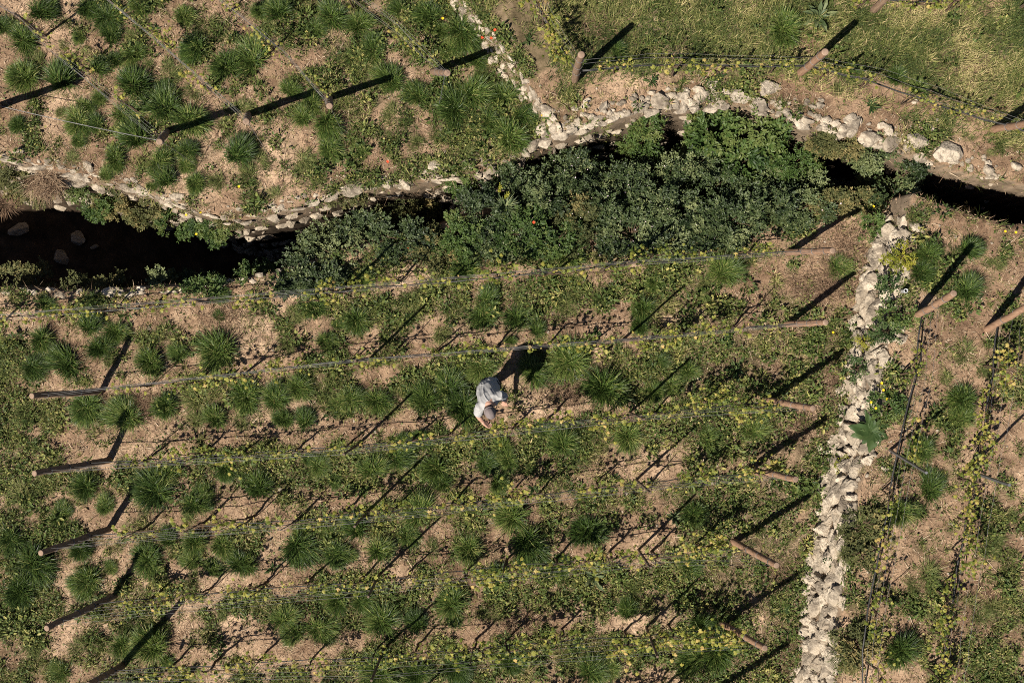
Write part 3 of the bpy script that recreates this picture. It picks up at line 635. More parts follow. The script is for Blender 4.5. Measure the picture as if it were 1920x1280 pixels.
# ------------------------------------------------------------------ wires, hoses, stay wires
def along(L_, h, sag=.015, side=0):
    """a line strung at height h from support to support"""
    A = [b + (t - b) * h / (t[2] - b[2]) for b, t in L_]; P = []
    for a_, b_ in zip(A[:-1], A[1:]):
        n = max(3, int(np.linalg.norm(b_ - a_) / .35)); s = np.linspace(0, 1, n, endpoint=False)
        q = a_ + (b_ - a_) * s[:, None]; q[:, 2] -= sag * 4 * s * (1 - s)
        dr = (b_ - a_)[:2] / np.linalg.norm((b_ - a_)[:2]); q[:, 0] += -dr[1] * side; q[:, 1] += dr[0] * side
        P.append(q)
    P.append(A[-1][None]); return np.concatenate(P)
LEV = ['lowest', 'second lowest', 'middle', 'second highest', 'topmost']
for key, (L_, nm) in SUP.items():
    hs = (.62, .88, 1.12, 1.34, 1.5) if key[0] in 'CA' else (.5, .8, 1.1) if key[0] == 'D' else (.6, 1.0, 1.35)
    lv = LEV if len(hs) == 5 else ['lower', 'middle', 'upper']
    for h, l in zip(hs, lv):
        P = along(L_, h, rng.uniform(.01, .05), rng.normal(0, .018)); P[1:-1] += rng.normal(0, .006, (len(P) - 2, 3))
        c = P[0].copy()
        tag(link('trellis_wire', MB().add(*tube(P - c, .0019, 4)).mesh('trellis_wire', True), M_WIRE, loc=c), '%s thin trellis wire of %s' % (l, nm), 'wire', 'trellis wires')
    if key[0] != 'A':
        h = {'C': .52, 'D': .34, 'B': .5}[key[0]]
        P = along(L_, h, .06, .012); P[1:-1] += rng.normal(0, .012 if key[0] != 'D' else .005, (len(P) - 2, 3)); c = P[0].copy()
        tag(link('drip_hose', MB().add(*tube(P - c, .0085 if key[0] == 'C' else .0135, 6)).mesh('drip_hose', True), M_HOSE, loc=c), 'black drip hose strung along ' + nm, 'hose', 'drip hoses')
def rope(name, P, r, m, label, cat, group=None):
    P = np.asarray(P, float); c = P[0].copy()
    return tag(link(name, MB().add(*tube(P - c, r, 5)).mesh(name, True), m, loc=c), label, cat, group)
def sagline(a_, b_, n=14, sag=.06):
    s = np.linspace(0, 1, n)[:, None]; q = a_ + (b_ - a_) * s; q[:, 2] -= (sag * 4 * s * (1 - s))[:, 0]; return q
t1 = SUP['A1'][0][-1]; rope('stay_cable', sagline(g1(-60, 190) + (0, 0, .5), t1[1] * .9 + t1[0] * .1, 20, .22), .007, M_WIRE, 'pale sagging cable from left border to post of row two', 'cable')
for k, (u, v) in {'A1': (372, 312), 'A2': (505, 292), 'A3': (640, 243), 'A4': (822, 203)}.items():
    t_ = SUP[k][0][-1]
    rope('stay_wire', sagline(t_[0] * .12 + t_[1] * .88, g1(u, v), 6, 0), .005, M_WIRE if k != 'A4' else M_STEEL, 'taut stay wire at end post of ' + SUP[k][1], 'wire', 'stay wires of the upper left posts')
for k in ('C1', 'C2', 'C3', 'C4', 'C5'):
    t_ = SUP[k][0][0]; e = t_[0] + (t_[0] - t_[1]) * (-1, -1, 0) * 1.5; e[2] = H(e[0], e[1])
    rope('stay_wire', sagline(t_[0] * .1 + t_[1] * .9, e, 5, 0), .004, M_WIRE, 'thin stay wire pegged outside left post of ' + SUP[k][1], 'wire', 'stay wires of the lower left posts')

# ------------------------------------------------------------------ vines
def vine_variant(nleaf, cane):
    root = link('vine', None)
    a = rng.normal(0, .03, (6, 2)).cumsum(0) * .5; a -= a[0]; zz = np.linspace(-.05, .56, 6)
    mb = MB(); mb.add(*tube(np.c_[a, zz], np.linspace(.021, .014, 6) * rng.uniform(.85, 1.15), 6)); e = np.r_[a[-1], .56]
    sh = []
    for s in (-1, 1):
        n = 6; q = e + np.c_[s * np.linspace(0, rng.uniform(.25, .42), n), rng.normal(0, .012, n), np.linspace(0, .05, n) + rng.normal(0, .012, n)]
        q[0] = e; mb.add(*tube(q, np.linspace(.012, .006, n), 5)); sh += list(q[1:])
    tk = mb
    if cane:
        c_ = MB().add(*tube([(.03, .03, -.05), (.035, .03, .6), (.04 + rng.normal(0, .03), .03, rng.uniform(.95, 1.2))], .0075, 5)); link('support_cane', c_.mesh('support_cane'), M_STAKE, root)
    mb = MB(); P = []; used = rng.permutation(len(sh))[:max(2, int(nleaf / 7))]
    for i_ in used:
        b = np.array(sh[i_]); tip = b + np.array([rng.normal(0, .08), rng.normal(0, .07), rng.uniform(.1, .36)])
        tk.add(*tube([b, (b + tip) / 2 + rng.normal(0, .015, 3), tip], [.004, .003, .002], 4))
        m_ = max(3, int(nleaf / len(used))); f = rng.uniform(.1, 1.05, m_)[:, None]
        P.append(b + (tip - b) * f + rng.normal(0, .075, (m_, 3)))
    P = np.concatenate(P); n = len(P)
    mb.add(*place(*VLEAF, P, rng.uniform(0, 6.28, n), rng.normal(-.1, .4, n), rng.normal(0, .4, n), rng.uniform(.03, .1, n), np.clip(rng.normal(.5, .27, n), 0, 1)))
    link('trunk', tk.mesh('trunk', True), M_STEM, root); link('foliage', mb.mesh('foliage'), M_VINE, root); pass
    return root
VV = [vine_variant(n, c) for n, c in ((34, 1), (60, 0), (84, 1), (110, 0), (138, 1), (165, 0), (24, 1), (50, 1))]
used_v = set()
def add_vine(p, rot, leafy, label, sc=1.0):
    k = int(np.clip(rng.normal(leafy * 5, 1.2), 0, 5)) if rng.random() < .85 else int(rng.integers(6, 8))
    o = VV[k] if k not in used_v else copy_tree(VV[k]); used_v.add(k)
    o.location = p - np.array([0, 0, .02]); o.rotation_euler = (0, 0, rot + (math.pi if rng.random() < .5 else 0)); o.scale = (sc,) * 3
    tag(o, label, 'vine', 'young vines along the wires')
LEAFY = {0: lambda u: .04 + .3 * (u > 1250), 1: lambda u: .32 + .25 * (850 < u < 1150), 2: lambda u: .3 + .5 * (u > 1240) + .2 * (u < 500), 3: lambda u: .3 + .4 * (u > 1240) + .25 * (750 < u < 1100) + .2 * (u < 450),
         4: lambda u: .35 + .35 * (u > 1240), 5: lambda u: .4 + .4 * (u > 1240) - .1 * (u < 600), 6: lambda u: .45}
ORDN = ['first', 'second', 'third', 'fourth', 'fifth', 'sixth', 'seventh', 'eighth', 'ninth', 'tenth', 'eleventh', 'twelfth', 'thirteenth', 'fourteenth', 'fifteenth', 'sixteenth', 'seventeenth', 'eighteenth', 'nineteenth', 'twentieth']
def vines_along(pts, step, u_ok, leafy, nm, how, sc=1.0, dens=1.0):
    X, Y, Z = G([p[0] for p in pts], [p[1] for p in pts]); P, s = resample(np.stack([X, Y, Z], 1), step); P = P[1:] if len(P) > 1 else P
    c = 0
    for k, p in enumerate(P):
        p = p + np.r_[rng.normal(0, .1), rng.normal(0, .03), 0]; p[2] = H(p[0], p[1]); u, v = to_px(*p)
        if not u_ok(u, v) or rng.random() > dens: continue
        d = P[min(k + 1, len(P) - 1)] - P[max(k - 1, 0)]; lf = leafy(u)
        look = 'sparse' if lf < .25 else 'leafy' if lf > .6 else 'young'
        vis = -20 < u < 1940 and -20 < v < 1310
        lab = '%s vine, %s from %s, %s' % (look, ORDN[min(c, 19)], how, nm)
        if vis: c += 1
        add_vine(p, math.atan2(d[1], d[0]), lf, lab, sc * rng.uniform(.85, 1.15))
for r_, pts in enumerate(ROWS):
    vines_along(pts, .84, lambda u, v: -150 < u < 1480, LEAFY[r_], SUP['C%d' % r_][1], 'left')
for r_, pts in enumerate(AROWS[1:], 1):
    vines_along(pts, 1.05, lambda u, v: u > -90 and v > -45, lambda u: .1, SUP['A%d' % r_][1], 'left', .85)
vines_along(BROWS[0], .8, lambda u, v: 1090 < u < 2000, lambda u: .35, SUP['B0'][1], 'left', .9)
vines_along(BROWS[1], .55, lambda u, v: True, lambda u: .7, SUP['B1'][1], 'top', .9)
vines_along(BROWS[2], .9, lambda u, v: u > 1560, lambda u: .4, SUP['B2'][1], 'left', .9)
vines_along(DROWS[0], .95, lambda u, v: True, lambda u: .3, SUP['D0'][1], 'top', .9)
vines_along(DROWS[1], .62, lambda u, v: True, lambda u: .7 if True else 0, SUP['D1'][1], 'top', .95)

# ------------------------------------------------------------------ grass tufts, clumps, rosettes
def tuft_mesh(nb, Rr, Ls, loose=False):
    ns = int(rng.integers(2, 5)); mb = MB(); lx, ly = rng.normal(0, .12, 2)
    for j in range(ns):
        m = int(nb / ns * rng.uniform(.7, 1.3)); a = rng.uniform(0, 6.28); d = rng.uniform(.25, .95) * Rr if j else .2 * Rr; hs = rng.uniform(.68, 1.1)
        rr = np.sqrt(rng.random(m)); th = rng.uniform(0, 6.283, m); R_ = Rr * rng.uniform(.5, .8)
        bx, by = d * math.cos(a) + rr * np.cos(th) * R_, d * math.sin(a) + rr * np.sin(th) * R_
        ox, oy = bx / Rr + lx * 3 + rng.normal(0, .35, m), by / Rr + ly * 3 + rng.normal(0, .35, m)
        L = rng.uniform(.62, 1.05, m) * Ls * hs * (1 if loose else 1.05); az = np.arctan2(oy, ox) + (rng.random(m) < .18) * rng.uniform(-3, 3, m)
        lean = np.abs((.16 if not loose else .35) + .42 * np.hypot(ox, oy) + rng.normal(0, .2, m))
        tn_ = np.clip(rng.normal(.4 if loose else .36, .09) + rng.normal(0, .2, m) + (rng.random(m) < .05) * .5, 0, 1)
        mb.add(*blades(np.stack([bx, by, 0 * bx - .01], 1), az, L, rng.uniform(.007, .015, m) if not loose else rng.uniform(.006, .011, m), np.minimum(lean, 1.3), rng.uniform(.3, 1.2, m), 3, tn_, rng.normal(0, .5, m)))
    return mb.mesh('grass_tuft')
TUFTS = [tuft_mesh(int(n), .15, .37) for n in rng.integers(1150, 1500, 16)]
LOOSE = [tuft_mesh(int(n), .15, .27, True) for n in rng.integers(280, 440, 10)]
def rosette_mesh(nl, L, wd, tilt0, tone0):
    lv = np.array([[0, .03, 0], [0, -.03, 0], [.35, .11, .06], [.35, -.11, .06], [.7, .13, .05], [.7, -.13, .05], [1, 0, -.1]]) * (1, wd, 1)
    lv = np.concatenate([lv, [[.35, 0, .02], [.7, 0, .0]]]); lf = [np.array([[1, 7, 2], [1, 2, 0], [1, 3, 7], [7, 8, 4], [7, 4, 2], [3, 5, 8], [3, 8, 7], [8, 6, 4], [5, 6, 8]])]
    th = np.arange(nl) * 2.4 + rng.normal(0, .25, nl)
    V, F, T = place(lv, lf, np.zeros((nl, 3)) + (0, 0, .01) + rng.normal(0, .008, (nl, 3)), th, rng.normal(tilt0, .25, nl) + np.linspace(-.25, .45, nl), rng.normal(0, .25, nl),
                    L * np.linspace(1.05, .55, nl) * rng.uniform(.8, 1.15, nl), np.clip(rng.normal(tone0, .2, nl), 0, 1))
    return make_mesh('rosette_weed', V, F, T)
ROSE = [rosette_mesh(n, .2, .8, .35, .5) for n in (15, 20, 24)]
for m_, mt in [(TUFTS, M_GRASS), (LOOSE, M_PALEGRASS), (ROSE, M_BROAD)]:
    for x_ in m_: x_.materials.append(mt)
ROSEP = [rosette_mesh(n, .22, .9, .4, .5) for n in (22, 28)]
for x_ in ROSEP: x_.materials.append(M_PALEBROAD)
DATA = {
 (0, 0): '230 60 80,15 145 60,480 40 70,590 90 80,120 230 80,440 190 40,370 120 50l,1030 80 70,870 160 50b,1170 130 90l,1110 270 100,1290 370 90,1420 340 110,130 420 90,330 460 110,540 380 70,640 340 60,760 290 70,750 490 105,620 200 70,720 190 50l,920 590 110,1060 660 100,550 555 50,470 600 50,330 620 40l,540 680 60,420 690 90,440 790 50,90 690 60,700 640 70,680 730 60l,770 790 110,650 880 70,905 920 80,940 995 75,1090 1030 60,1050 840 60,1040 930 50,580 980 40,850 1040 30,390 890 60l,1330 860 110,1450 890 70l,1400 970 80l,1220 1010 70l,1640 500 70,1750 580 70,1700 640 70,1830 690 90,1850 830 80,1700 900 80l,1550 1090 60l,1560 50 100,1870 100 90,1770 150 70,1520 160 70l,1450 60 60,960 430 80l,1080 520 60l,940 370 60l,840 360 50l,1360 600 60l,1240 700 50l,780 40 70,350 240 40l,470 290 40l,210 360 60l,160 300 50l,1690 960 60l,1760 1000 60l',
 (640, 0): '90 130 80,180 260 90,60 330 80l,280 450 90,430 530 80,640 620 100,720 530 110,490 70 100,680 180 85,330 180 60l,900 520 80,830 670 70,1040 640 80,960 770 110,700 860 70l,110 840 60,280 640 70l,600 260 60,760 330 50,380 250 50l,250 760 40l,430 800 60l,740 720 60l,1550 270 60,1310 100 60l,1750 450 60b,1050 220 50b,120 400 70l,560 160 60,330 40 60,640 1060 60b,800 420 60l,1120 1240 50l',
 (1280, 0): '580 170 115,770 90 110p,480 260 60l,210 420 50b,1070 590 60b,700 430 40b,960 400 60,1210 420 60,1340 510 60,1380 400 60l,880 500 50l,1630 770 40l,1820 820 60l,1740 860 30l,150 60 80l,300 420 50l',
 (0, 427): '240 430 60,540 410 60,240 640 85,510 550 85,650 590 65,560 680 75,190 790 70,380 770 95,610 740 60l,840 740 90,1000 700 70,1240 690 105,1140 680 50l,1230 500 40,1780 440 85,790 600 50l,900 580 40l,1830 640 60,1900 550 40,470 1010 90,700 1060 90,690 990 50,940 990 75,1110 950 110l,1210 1080 70,1090 1080 80l,1390 930 95,1560 950 85,1690 900 80,1590 1070 60,1710 1090 80,1840 930 80l,1900 1010 60,1340 1090 60l,1220 380 50,1390 270 60l,140 1040 100l,250 1080 80l,40 780 80l,1620 660 70l,1640 480 60l',
 (640, 427): '90 530 95,700 220 90,790 490 80,815 400 80,990 400 80l,990 510 70,1260 440 90l,1270 170 80,130 290 70,1700 470 85,1760 310 60,1690 540 60,1440 590 50b,350 520 90l,560 590 70l,50 960 70,200 990 80,470 960 90,620 900 90,680 1010 90,580 850 70,800 790 80,1080 810 80,1300 750 100,1480 910 130,1790 750 60,1770 930 70,1860 890 70,400 400 80l,1100 570 60,1250 1200 80,1620 1190 90,1130 1140 60,920 1240 60,300 880 60l,1450 380 70l,950 640 40,1130 620 50l,350 1210 60,450 1180 60',
 (1280, 427): '880 210 70,1400 150 80,1610 330 90,1600 120 80,1350 240 70,230 250 90,120 310 60l,260 640 60b,300 800 80b,1590 720 80l,1590 970 80,1590 1070 70,1350 1230 70,1700 820 50l,1550 1200 50l,40 800 60,100 380 60l,400 1140 70,150 1180 70,1480 840 50l,1760 200 60l,1500 450 60l,1420 1020 60b',
 (0, 854): '470 170 80,580 290 60,860 180 120,930 120 80,1100 270 80,1150 200 60,1060 360 60l,1270 80 70,1450 180 80,330 330 60,120 220 100l,190 600 110,110 770 110,480 710 90,450 540 70,820 580 100,940 470 70,620 630 40,1100 500 80,1080 590 60,1250 500 70,1330 600 80,1200 640 60,1380 620 70,1530 640 60b,1660 520 110,1880 560 80,1850 450 60,1690 440 60,60 480 70,850 1050 100,690 1080 80,780 1100 60l,930 1150 50,330 1220 60,160 1080 80l,420 1080 70l,1590 920 80,1650 1000 60,1230 870 60l,1800 980 80,1880 820 80,540 930 50l,1730 30 50,1800 60 60,1880 140 50,250 180 80l',
 (640, 854): '320 20 90,170 80 80,540 80 100,820 50 80,930 30 60,560 150 70,890 160 60,90 420 100,430 320 100,230 520 100,370 450 80,260 340 50l,20 560 60,510 520 60l,730 540 90,940 350 100,1050 500 100,1380 430 120,1080 190 50b,1240 610 70,880 680 70,860 770 70l,1420 690 100p,120 830 90,220 910 110,600 830 100,440 940 80,860 890 70l,790 890 60l,640 910 60,1620 860 70,1640 760 60l,960 1150 100,640 1180 110,220 1210 120,430 1230 80,1330 1090 70b,1420 1200 90,1740 1110 50,1880 350 60p,1540 330 50b,1190 300 40b,980 880 40b,1250 1150 50l,1500 1200 70,1550 120 40b',
 (1280, 854): '60 320 80,50 640 70,110 960 80,200 1100 130,60 1150 80,900 1110 110l,1000 400 100l,950 560 70l,1220 330 90,1310 320 60,1400 180 80,1230 1090 100,1390 660 90l,1310 730 60l,1700 900 80l,1750 850 70l,1760 480 70l,1750 540 60l,1840 330 60l,1440 1240 50l,580 900 80b,680 700 60b,600 1010 60b,1180 480 40l,1370 860 50l'}
items = []
for (ox, oy), s in DATA.items():
    for tkn in s.split(','):
        a_, b_, c_ = tkn.split(); k = c_[-1] if c_[-1].isalpha() else 'd'; c_ = float(c_.rstrip('lbp'))
        items.append([ox + float(a_) / 3, oy + float(b_) / 3, c_ / 3, k])
def zone(u, v):
    x, y, z = g1(u, v); 
    if y > np.interp(x, NX, NY):
        if x > iy(y, ABX, ABY): return ('B', 'in the upper right field', u)
        k = 0
        for r_, pts in enumerate(AROWS):
            q = np.array(sorted(pts)); yy_ = np.interp(u, q[:, 0], q[:, 1], left=-999, right=999)
            if u <= q[-1, 0] and v < yy_ or u > q[-1, 0]: k = r_ + 1
        if k == 0: return ('A0', 'left of wire row one, upper left field', u)
        if k == 5: return ('A5', 'right of last upper left wire row', u)
        return ('A%d' % k, 'between upper left wire rows %s and %s' % (ORD[k], ORD[k + 1]), u)
    if x > iy(y, FTX, FTY):
        for k in (0, 1):
            q = DROWS[k]; xx = np.interp(v, [p[1] for p in q], [p[0] for p in q])
            if u < xx: return ('D%d' % k, ('between long wall and nearer wire row', 'between the two wire rows of right field')[k], v)
        return ('D2', 'at the right border of the right field', v)
    k = sum(rowv(i_, u) < v for i_ in range(7)); p = ROWS[min(k, 6)]; bay = 'left' if u < p[-3][0] else 'middle' if u < p[-2][0] else 'right'
    if k == 0: return ('C0' + bay, 'in %s third between gully and vine row one' % bay, u)
    return ('C%d%s' % (k, bay), '%s third between vine rows %s and %s' % (bay, ORD[k], ORD[k + 1] if k < 7 else 'eight'), u)
KIND = {'d': ('grass_tuft', 'grass tuft', 'grass tuft', 'dense grass tufts'), 'l': ('grass_clump', 'loose pale grass clump', 'grass clump', 'loose grass clumps'),
        'b': ('rosette_weed', 'dark leafy rosette weed', 'weed', 'leafy rosette weeds'), 'p': ('rosette_weed', 'pale leafy weed', 'weed', 'leafy rosette weeds')}
groups = {}
for it in items:
    zk, zn, key = zone(it[0], it[1]); it += [zk, zn, key]; groups.setdefault((zk, it[3]), []).append(it)
for (zk, kd), lst in groups.items():
    lst.sort(key=lambda a: a[6])
    for n_, (u, v, r_, k, _z, zn, _k) in enumerate(lst):
        p = g1(u, v, .1); nm, look, cat, gp = KIND[k]; rw = r_ / 110
        ms = {'d': TUFTS, 'l': LOOSE, 'b': ROSE, 'p': ROSEP}[k]; m_ = ms[int(rng.integers(len(ms)))]
        sc = rw / {'d': .3, 'l': .29, 'b': .22, 'p': .22}[k]
        o = link(nm, m_, loc=p - (0, 0, .012), rot=(rng.normal(0, .06), rng.normal(0, .06), rng.uniform(0, 6.28)), sc=(sc * rng.uniform(.88, 1.14), sc * rng.uniform(.88, 1.14), sc * rng.uniform(.85, 1.15)))
        size = ('big ' if r_ > 30 else 'small ' if r_ < 19 else '') + ('dense ' if k == 'd' else '')
        d_ = 'top' if zk[0] == 'D' else 'left'
        tag(o, ('%s%s, %s from %s, %s' % (size, look, ORDN[n_], d_, zn)) if len(lst) > 1 else '%s%s, only one %s' % (size, look, zn), cat, gp)
# ------------------------------------------------------------------ shrubs in and over the gully
def shrub(u, v, ru, rv, top, label, mat=M_BRAMBLE, leaf=.055, dens=1.0, name='shrub', cat='shrub', group='shrubs growing out of the gully', drop=0.0, flowers=0, shape=OVAL, wide=1.0):
    p = g1(u, v, 0); zt = top; zb = min(float(p[2]), zt - .25)
    x, y = pxl(u, v, zt - .12); c = np.array([x, y, zb]); k_ = (CAM_Z - zt) / FPX
    Rx, Ry, Rz = ru * k_, rv * k_, max(.2, (zt - zb) * .75); zc = zt - Rz - zb
    root = link(name, None, loc=c)
    nc = int(26 * max(.5, Rx * Ry / .25)); th = rng.uniform(0, 6.283, nc); ph = np.arccos(rng.uniform(.02, 1, nc)); q = rng.uniform(.62, 1.02, nc)
    C_ = np.stack([Rx * q * np.sin(ph) * np.cos(th), Ry * q * np.sin(ph) * np.sin(th), zc + Rz * q * np.cos(ph)], 1)
    nst = 9; bm_ = MB()
    for j in range(min(nc, 16)):
        e = C_[j]; m0 = e * .45 + np.array([0, 0, .12]); bm_.add(*tube(np.array([[0, 0, 0], m0, e]), [.013, .008, .003], 4))
    link('branches', bm_.mesh('branches', True), M_STEM, root)
    ns = int(400 * dens * Rx * Ry / .2 * (.055 / leaf) ** 1.5)
    ci = rng.integers(0, nc, ns); sg = .3 * min(Rx, Ry) ** .5 * .38
    P0 = C_[ci] + rng.normal(0, 1, (ns, 3)) * (sg, sg, sg * .6)
    out_ = P0 * (1 / Rx, 1 / Ry, .6 / Rz); az = np.arctan2(out_[:, 1], out_[:, 0]) + rng.normal(0, .7, ns); el = rng.uniform(-.1, .9, ns)
    nl = 8; k = np.arange(nl); pos = []; A = []; E = []; Tn = []
    base_t = np.clip(rng.normal(.45, .25, nc)[ci] + rng.normal(0, .1, ns), 0, 1)
    d = np.stack([np.cos(az) * np.cos(el), np.sin(az) * np.cos(el), np.sin(el)], 1)
    for i_ in range(nl):
        f = (i_ // 2 + .3) * leaf * .75; sgn = 1 if i_ % 2 else -1
        pos.append(P0 + d * f + rng.normal(0, .004, (ns, 3))); A.append(az + sgn * (.95 - .12 * (i_ // 2)) + rng.normal(0, .15, ns)); E.append(el * .4 + rng.normal(0, .3, ns)); Tn.append(np.clip(base_t + rng.normal(0, .1, ns), 0, 1))
    pos, A, E, Tn = np.concatenate(pos), np.concatenate(A), np.concatenate(E), np.concatenate(Tn); n = len(pos)
    tv = shape[0] * (1, wide, 1)
    V, F, T = place(tv, shape[1], pos, A, E, rng.normal(0, .4, n), leaf * rng.uniform(.7, 1.25, n), Tn)
    link('foliage', MB().add(V, F, T).mesh('foliage'), mat, root)
    if flowers:
        j = rng.integers(0, ns, flowers); pp = P0[j] + (0, 0, .05); pp[:, 2] = np.maximum(pp[:, 2], zc + .1)
        link('blossoms', MB().add(*place(*ROUND, pp, rng.uniform(0, 6.28, flowers), rng.normal(0, .4, flowers), rng.normal(0, .4, flowers), rng.uniform(.015, .028, flowers), rng.random(flowers))).mesh('blossoms'), M_PINK, root)
    return tag(root, label, cat, group)
SH = [(628, 462, 92, 62, .32, 'grey green bush at the left end of the gully thicket', 'G', 0),
 (560, 470, 46, 42, .22, 'small grey green bush left of the first gully bush', 'G', 0), (690, 425, 52, 40, .25, 'feathery grey green bush right of the first gully bush', 'G', 0),
 (590, 525, 60, 26, .18, 'low weedy bush below the first gully bush, over wire row one', 'G', 0),
 (815, 465, 60, 30, .2, 'low olive bush left of the flower spikes', 'O', 0), (905, 410, 62, 45, .3, 'green bush beside the tall flower spikes', 'G', 0),
 (985, 440, 62, 45, .25, 'green bush right of the tall flower spikes', 'B', 8), (1010, 365, 62, 55, .35, 'dark bush below the foot of the dividing wall', 'G', 6),
 (1085, 320, 62, 50, .35, 'dark bush at the upper left of the main thicket', 'G', 22), (1090, 410, 75, 60, .4, 'pink flecked bush in the lower left of the main thicket', 'O', 40),
 (1175, 360, 75, 62, .45, 'pink flecked bush in the centre of the main thicket', 'G', 40), (1185, 440, 70, 42, .3, 'low bush at the lower edge of the main thicket', 'G', 30),
 (1262, 315, 62, 48, .35, 'dark bush under the lip of the curved wall, centre', 'G', 10), (1275, 395, 78, 60, .45, 'largest grey green bush of the main thicket', 'G', 16),
 (1352, 345, 66, 55, .42, 'grey green bush right of the largest thicket bush', 'G', 5), (1370, 415, 72, 42, .35, 'grey green bush at the lower right of the main thicket', 'G', 6),
 (1450, 385, 66, 42, .32, 'grey green bush near the first end post shadow', 'G', 4), (1440, 330, 52, 45, .3, 'dark bush below the bright green bush', 'G', 0),
 (1525, 350, 44, 36, .25, 'rounded grey bush left of the dark hole', 'G', 0), (1500, 300, 50, 34, .35, 'olive bush right of the bright green bush', 'B', 0),
 (1345, 236, 56, 34, .5, 'bright green bush overhanging the curved wall, left half', 'BB', 0), (1420, 242, 60, 42, .5, 'bright green bush overhanging the curved wall, right half', 'BB', 0),
 (1570, 265, 50, 26, .5, 'ivy patch creeping over the wall end', 'O', 0), (1640, 284, 52, 24, .45, 'ivy bush hanging over the dark hole', 'G', 0), (1705, 322, 58, 32, .45, 'bush below the grey boulder on the gully edge', 'G', 0),
 (1690, 357, 46, 24, .55, 'bush above the top of the long wall', 'G', 4), (1775, 386, 70, 22, .95, 'low olive bush on the right field edge above the gully', 'B', 0), (1850, 405, 46, 18, .95, 'low bush beside the yellow flowers on gully edge', 'O', 0)]
SH += [(760, 450, 60, 30, .22, 'weedy bush between the feathery bush and low olive bush', 'G', 0), (855, 440, 55, 34, .28, 'green bush left of the spike plant, low', 'B', 0),
 (930, 450, 62, 30, .2, 'low weedy bush under the tall flower spikes', 'G', 6), (1040, 370, 60, 50, .3, 'dark bush between the wall foot and the main thicket', 'G', 8), (1040, 455, 62, 28, .22, 'low green bush at the lower left thicket edge', 'B', 10),
 (1120, 455, 60, 28, .22, 'low olive bush at the lower thicket edge', 'O', 16), (1135, 375, 60, 50, .42, 'dense bush among the pink flecked bushes', 'G', 14), (1225, 380, 62, 48, .42, 'dense dark bush just left of the largest bush', 'G', 10), (1250, 455, 64, 26, .2, 'low bush beneath the largest thicket bush', 'G', 4),
 (1320, 300, 56, 40, .3, 'dark bush in the shade under the bright bush', 'G', 0), (1325, 440, 62, 30, .25, 'low bush over wire row one, right of centre', 'G', 4), (1400, 360, 60, 45, .38, 'dense bush filling the right of the thicket', 'G', 4), (1400, 300, 60, 34, .4, 'shady bush just below the bright green bush', 'BB', 0),
 (1480, 345, 56, 40, .3, 'bush between the thicket and rounded grey bush', 'G', 0), (1500, 395, 56, 24, .2, 'low bush right of the thicket by the post shadow', 'G', 2), (1610, 378, 40, 14, .2, 'low weeds below the dark hole', 'O', 0), (1560, 385, 46, 18, .15, 'low weeds right of the rounded grey bush', 'O', 2),
 (960, 330, 40, 24, .05, 'bush at the foot of the dividing wall, above the spikes', 'G', 0)]
MT = {'G': (M_BRAMBLE, .05), 'O': (M_OLIVE, .042), 'B': (M_BRIGHT, .045), 'BB': (M_BRIGHT, .075)}
for u, v, a, b, t, lab, k, fl in SH: shrub(u, v, a, b, t, lab, MT[k][0], MT[k][1], (1.3 if k == 'BB' else 1.0) * (2.2 if b < 27 else 1), flowers=fl)
HG = 'plants hanging from the gully walls'
for u, v, a, b, t, lab, k in [(30, 335, 60, 36, -.2, 'dry olive growth hanging on the gully wall at the left border', 'O'), (158, 365, 42, 34, -.15, 'bright leafy plant hanging beside the dry brush', 'B'), (205, 378, 34, 22, -.2, 'olive plant hanging right of the bright leafy plant', 'O'),
     (262, 388, 46, 22, -.25, 'olive growth hanging below the bare soil of upper left field', 'O'), (325, 408, 44, 22, -.3, 'leafy growth hanging by yellow flowers on the wall', 'B'), (395, 425, 44, 20, -.35, 'leafy plant at the lowest hang of the gully wall', 'B'), (440, 407, 34, 12, -.1, 'thin growth over the turn of the gully wall', 'O'),
     (640, 372, 40, 10, -.1, 'thin mossy growth on the gully wall right of its turn', 'O'), (860, 345, 26, 20, -.15, 'leafy plant hanging left of the brown earth', 'B'), (1215, 232, 30, 18, .3, 'small plant hanging on the curved wall left part', 'B'),
     (1210, 262, 24, 24, .1, 'small plant dangling below the curved wall', 'B'), (760, 385, 60, 14, -.9, 'dry scrub in the dark gully below the bend', 'O')]:
    shrub(u, v, a, b, t, lab, *MT[k], 1.4, 'hanging_plant', 'plant', HG)
LG = 'weeds on the lower gully edge'
for u, v, a, b, t, lab, k, fl in [(15, 520, 40, 28, .3, 'white flecked weed at left border on lower gully edge', 'O', 10), (180, 530, 26, 26, .3, 'pink flecked weed by the longest edging stone', 'O', 6), (120, 535, 24, 14, .2, 'small weed by the leftmost edging stone', 'O', 2),
     (290, 525, 44, 20, .25, 'grey leafy weed overhanging the gully above white stones', 'G', 2), (390, 540, 40, 14, .15, 'low weed patch right of the white edging stones', 'B', 2), (470, 515, 30, 20, .25, 'weed on the lower gully edge before the thicket', 'B', 0)]:
    shrub(u, v, a, b, t, lab, *MT[k], 1.7, 'edge_weed', 'weed', LG, flowers=fl)
WG = 'small plants growing on the long wall'
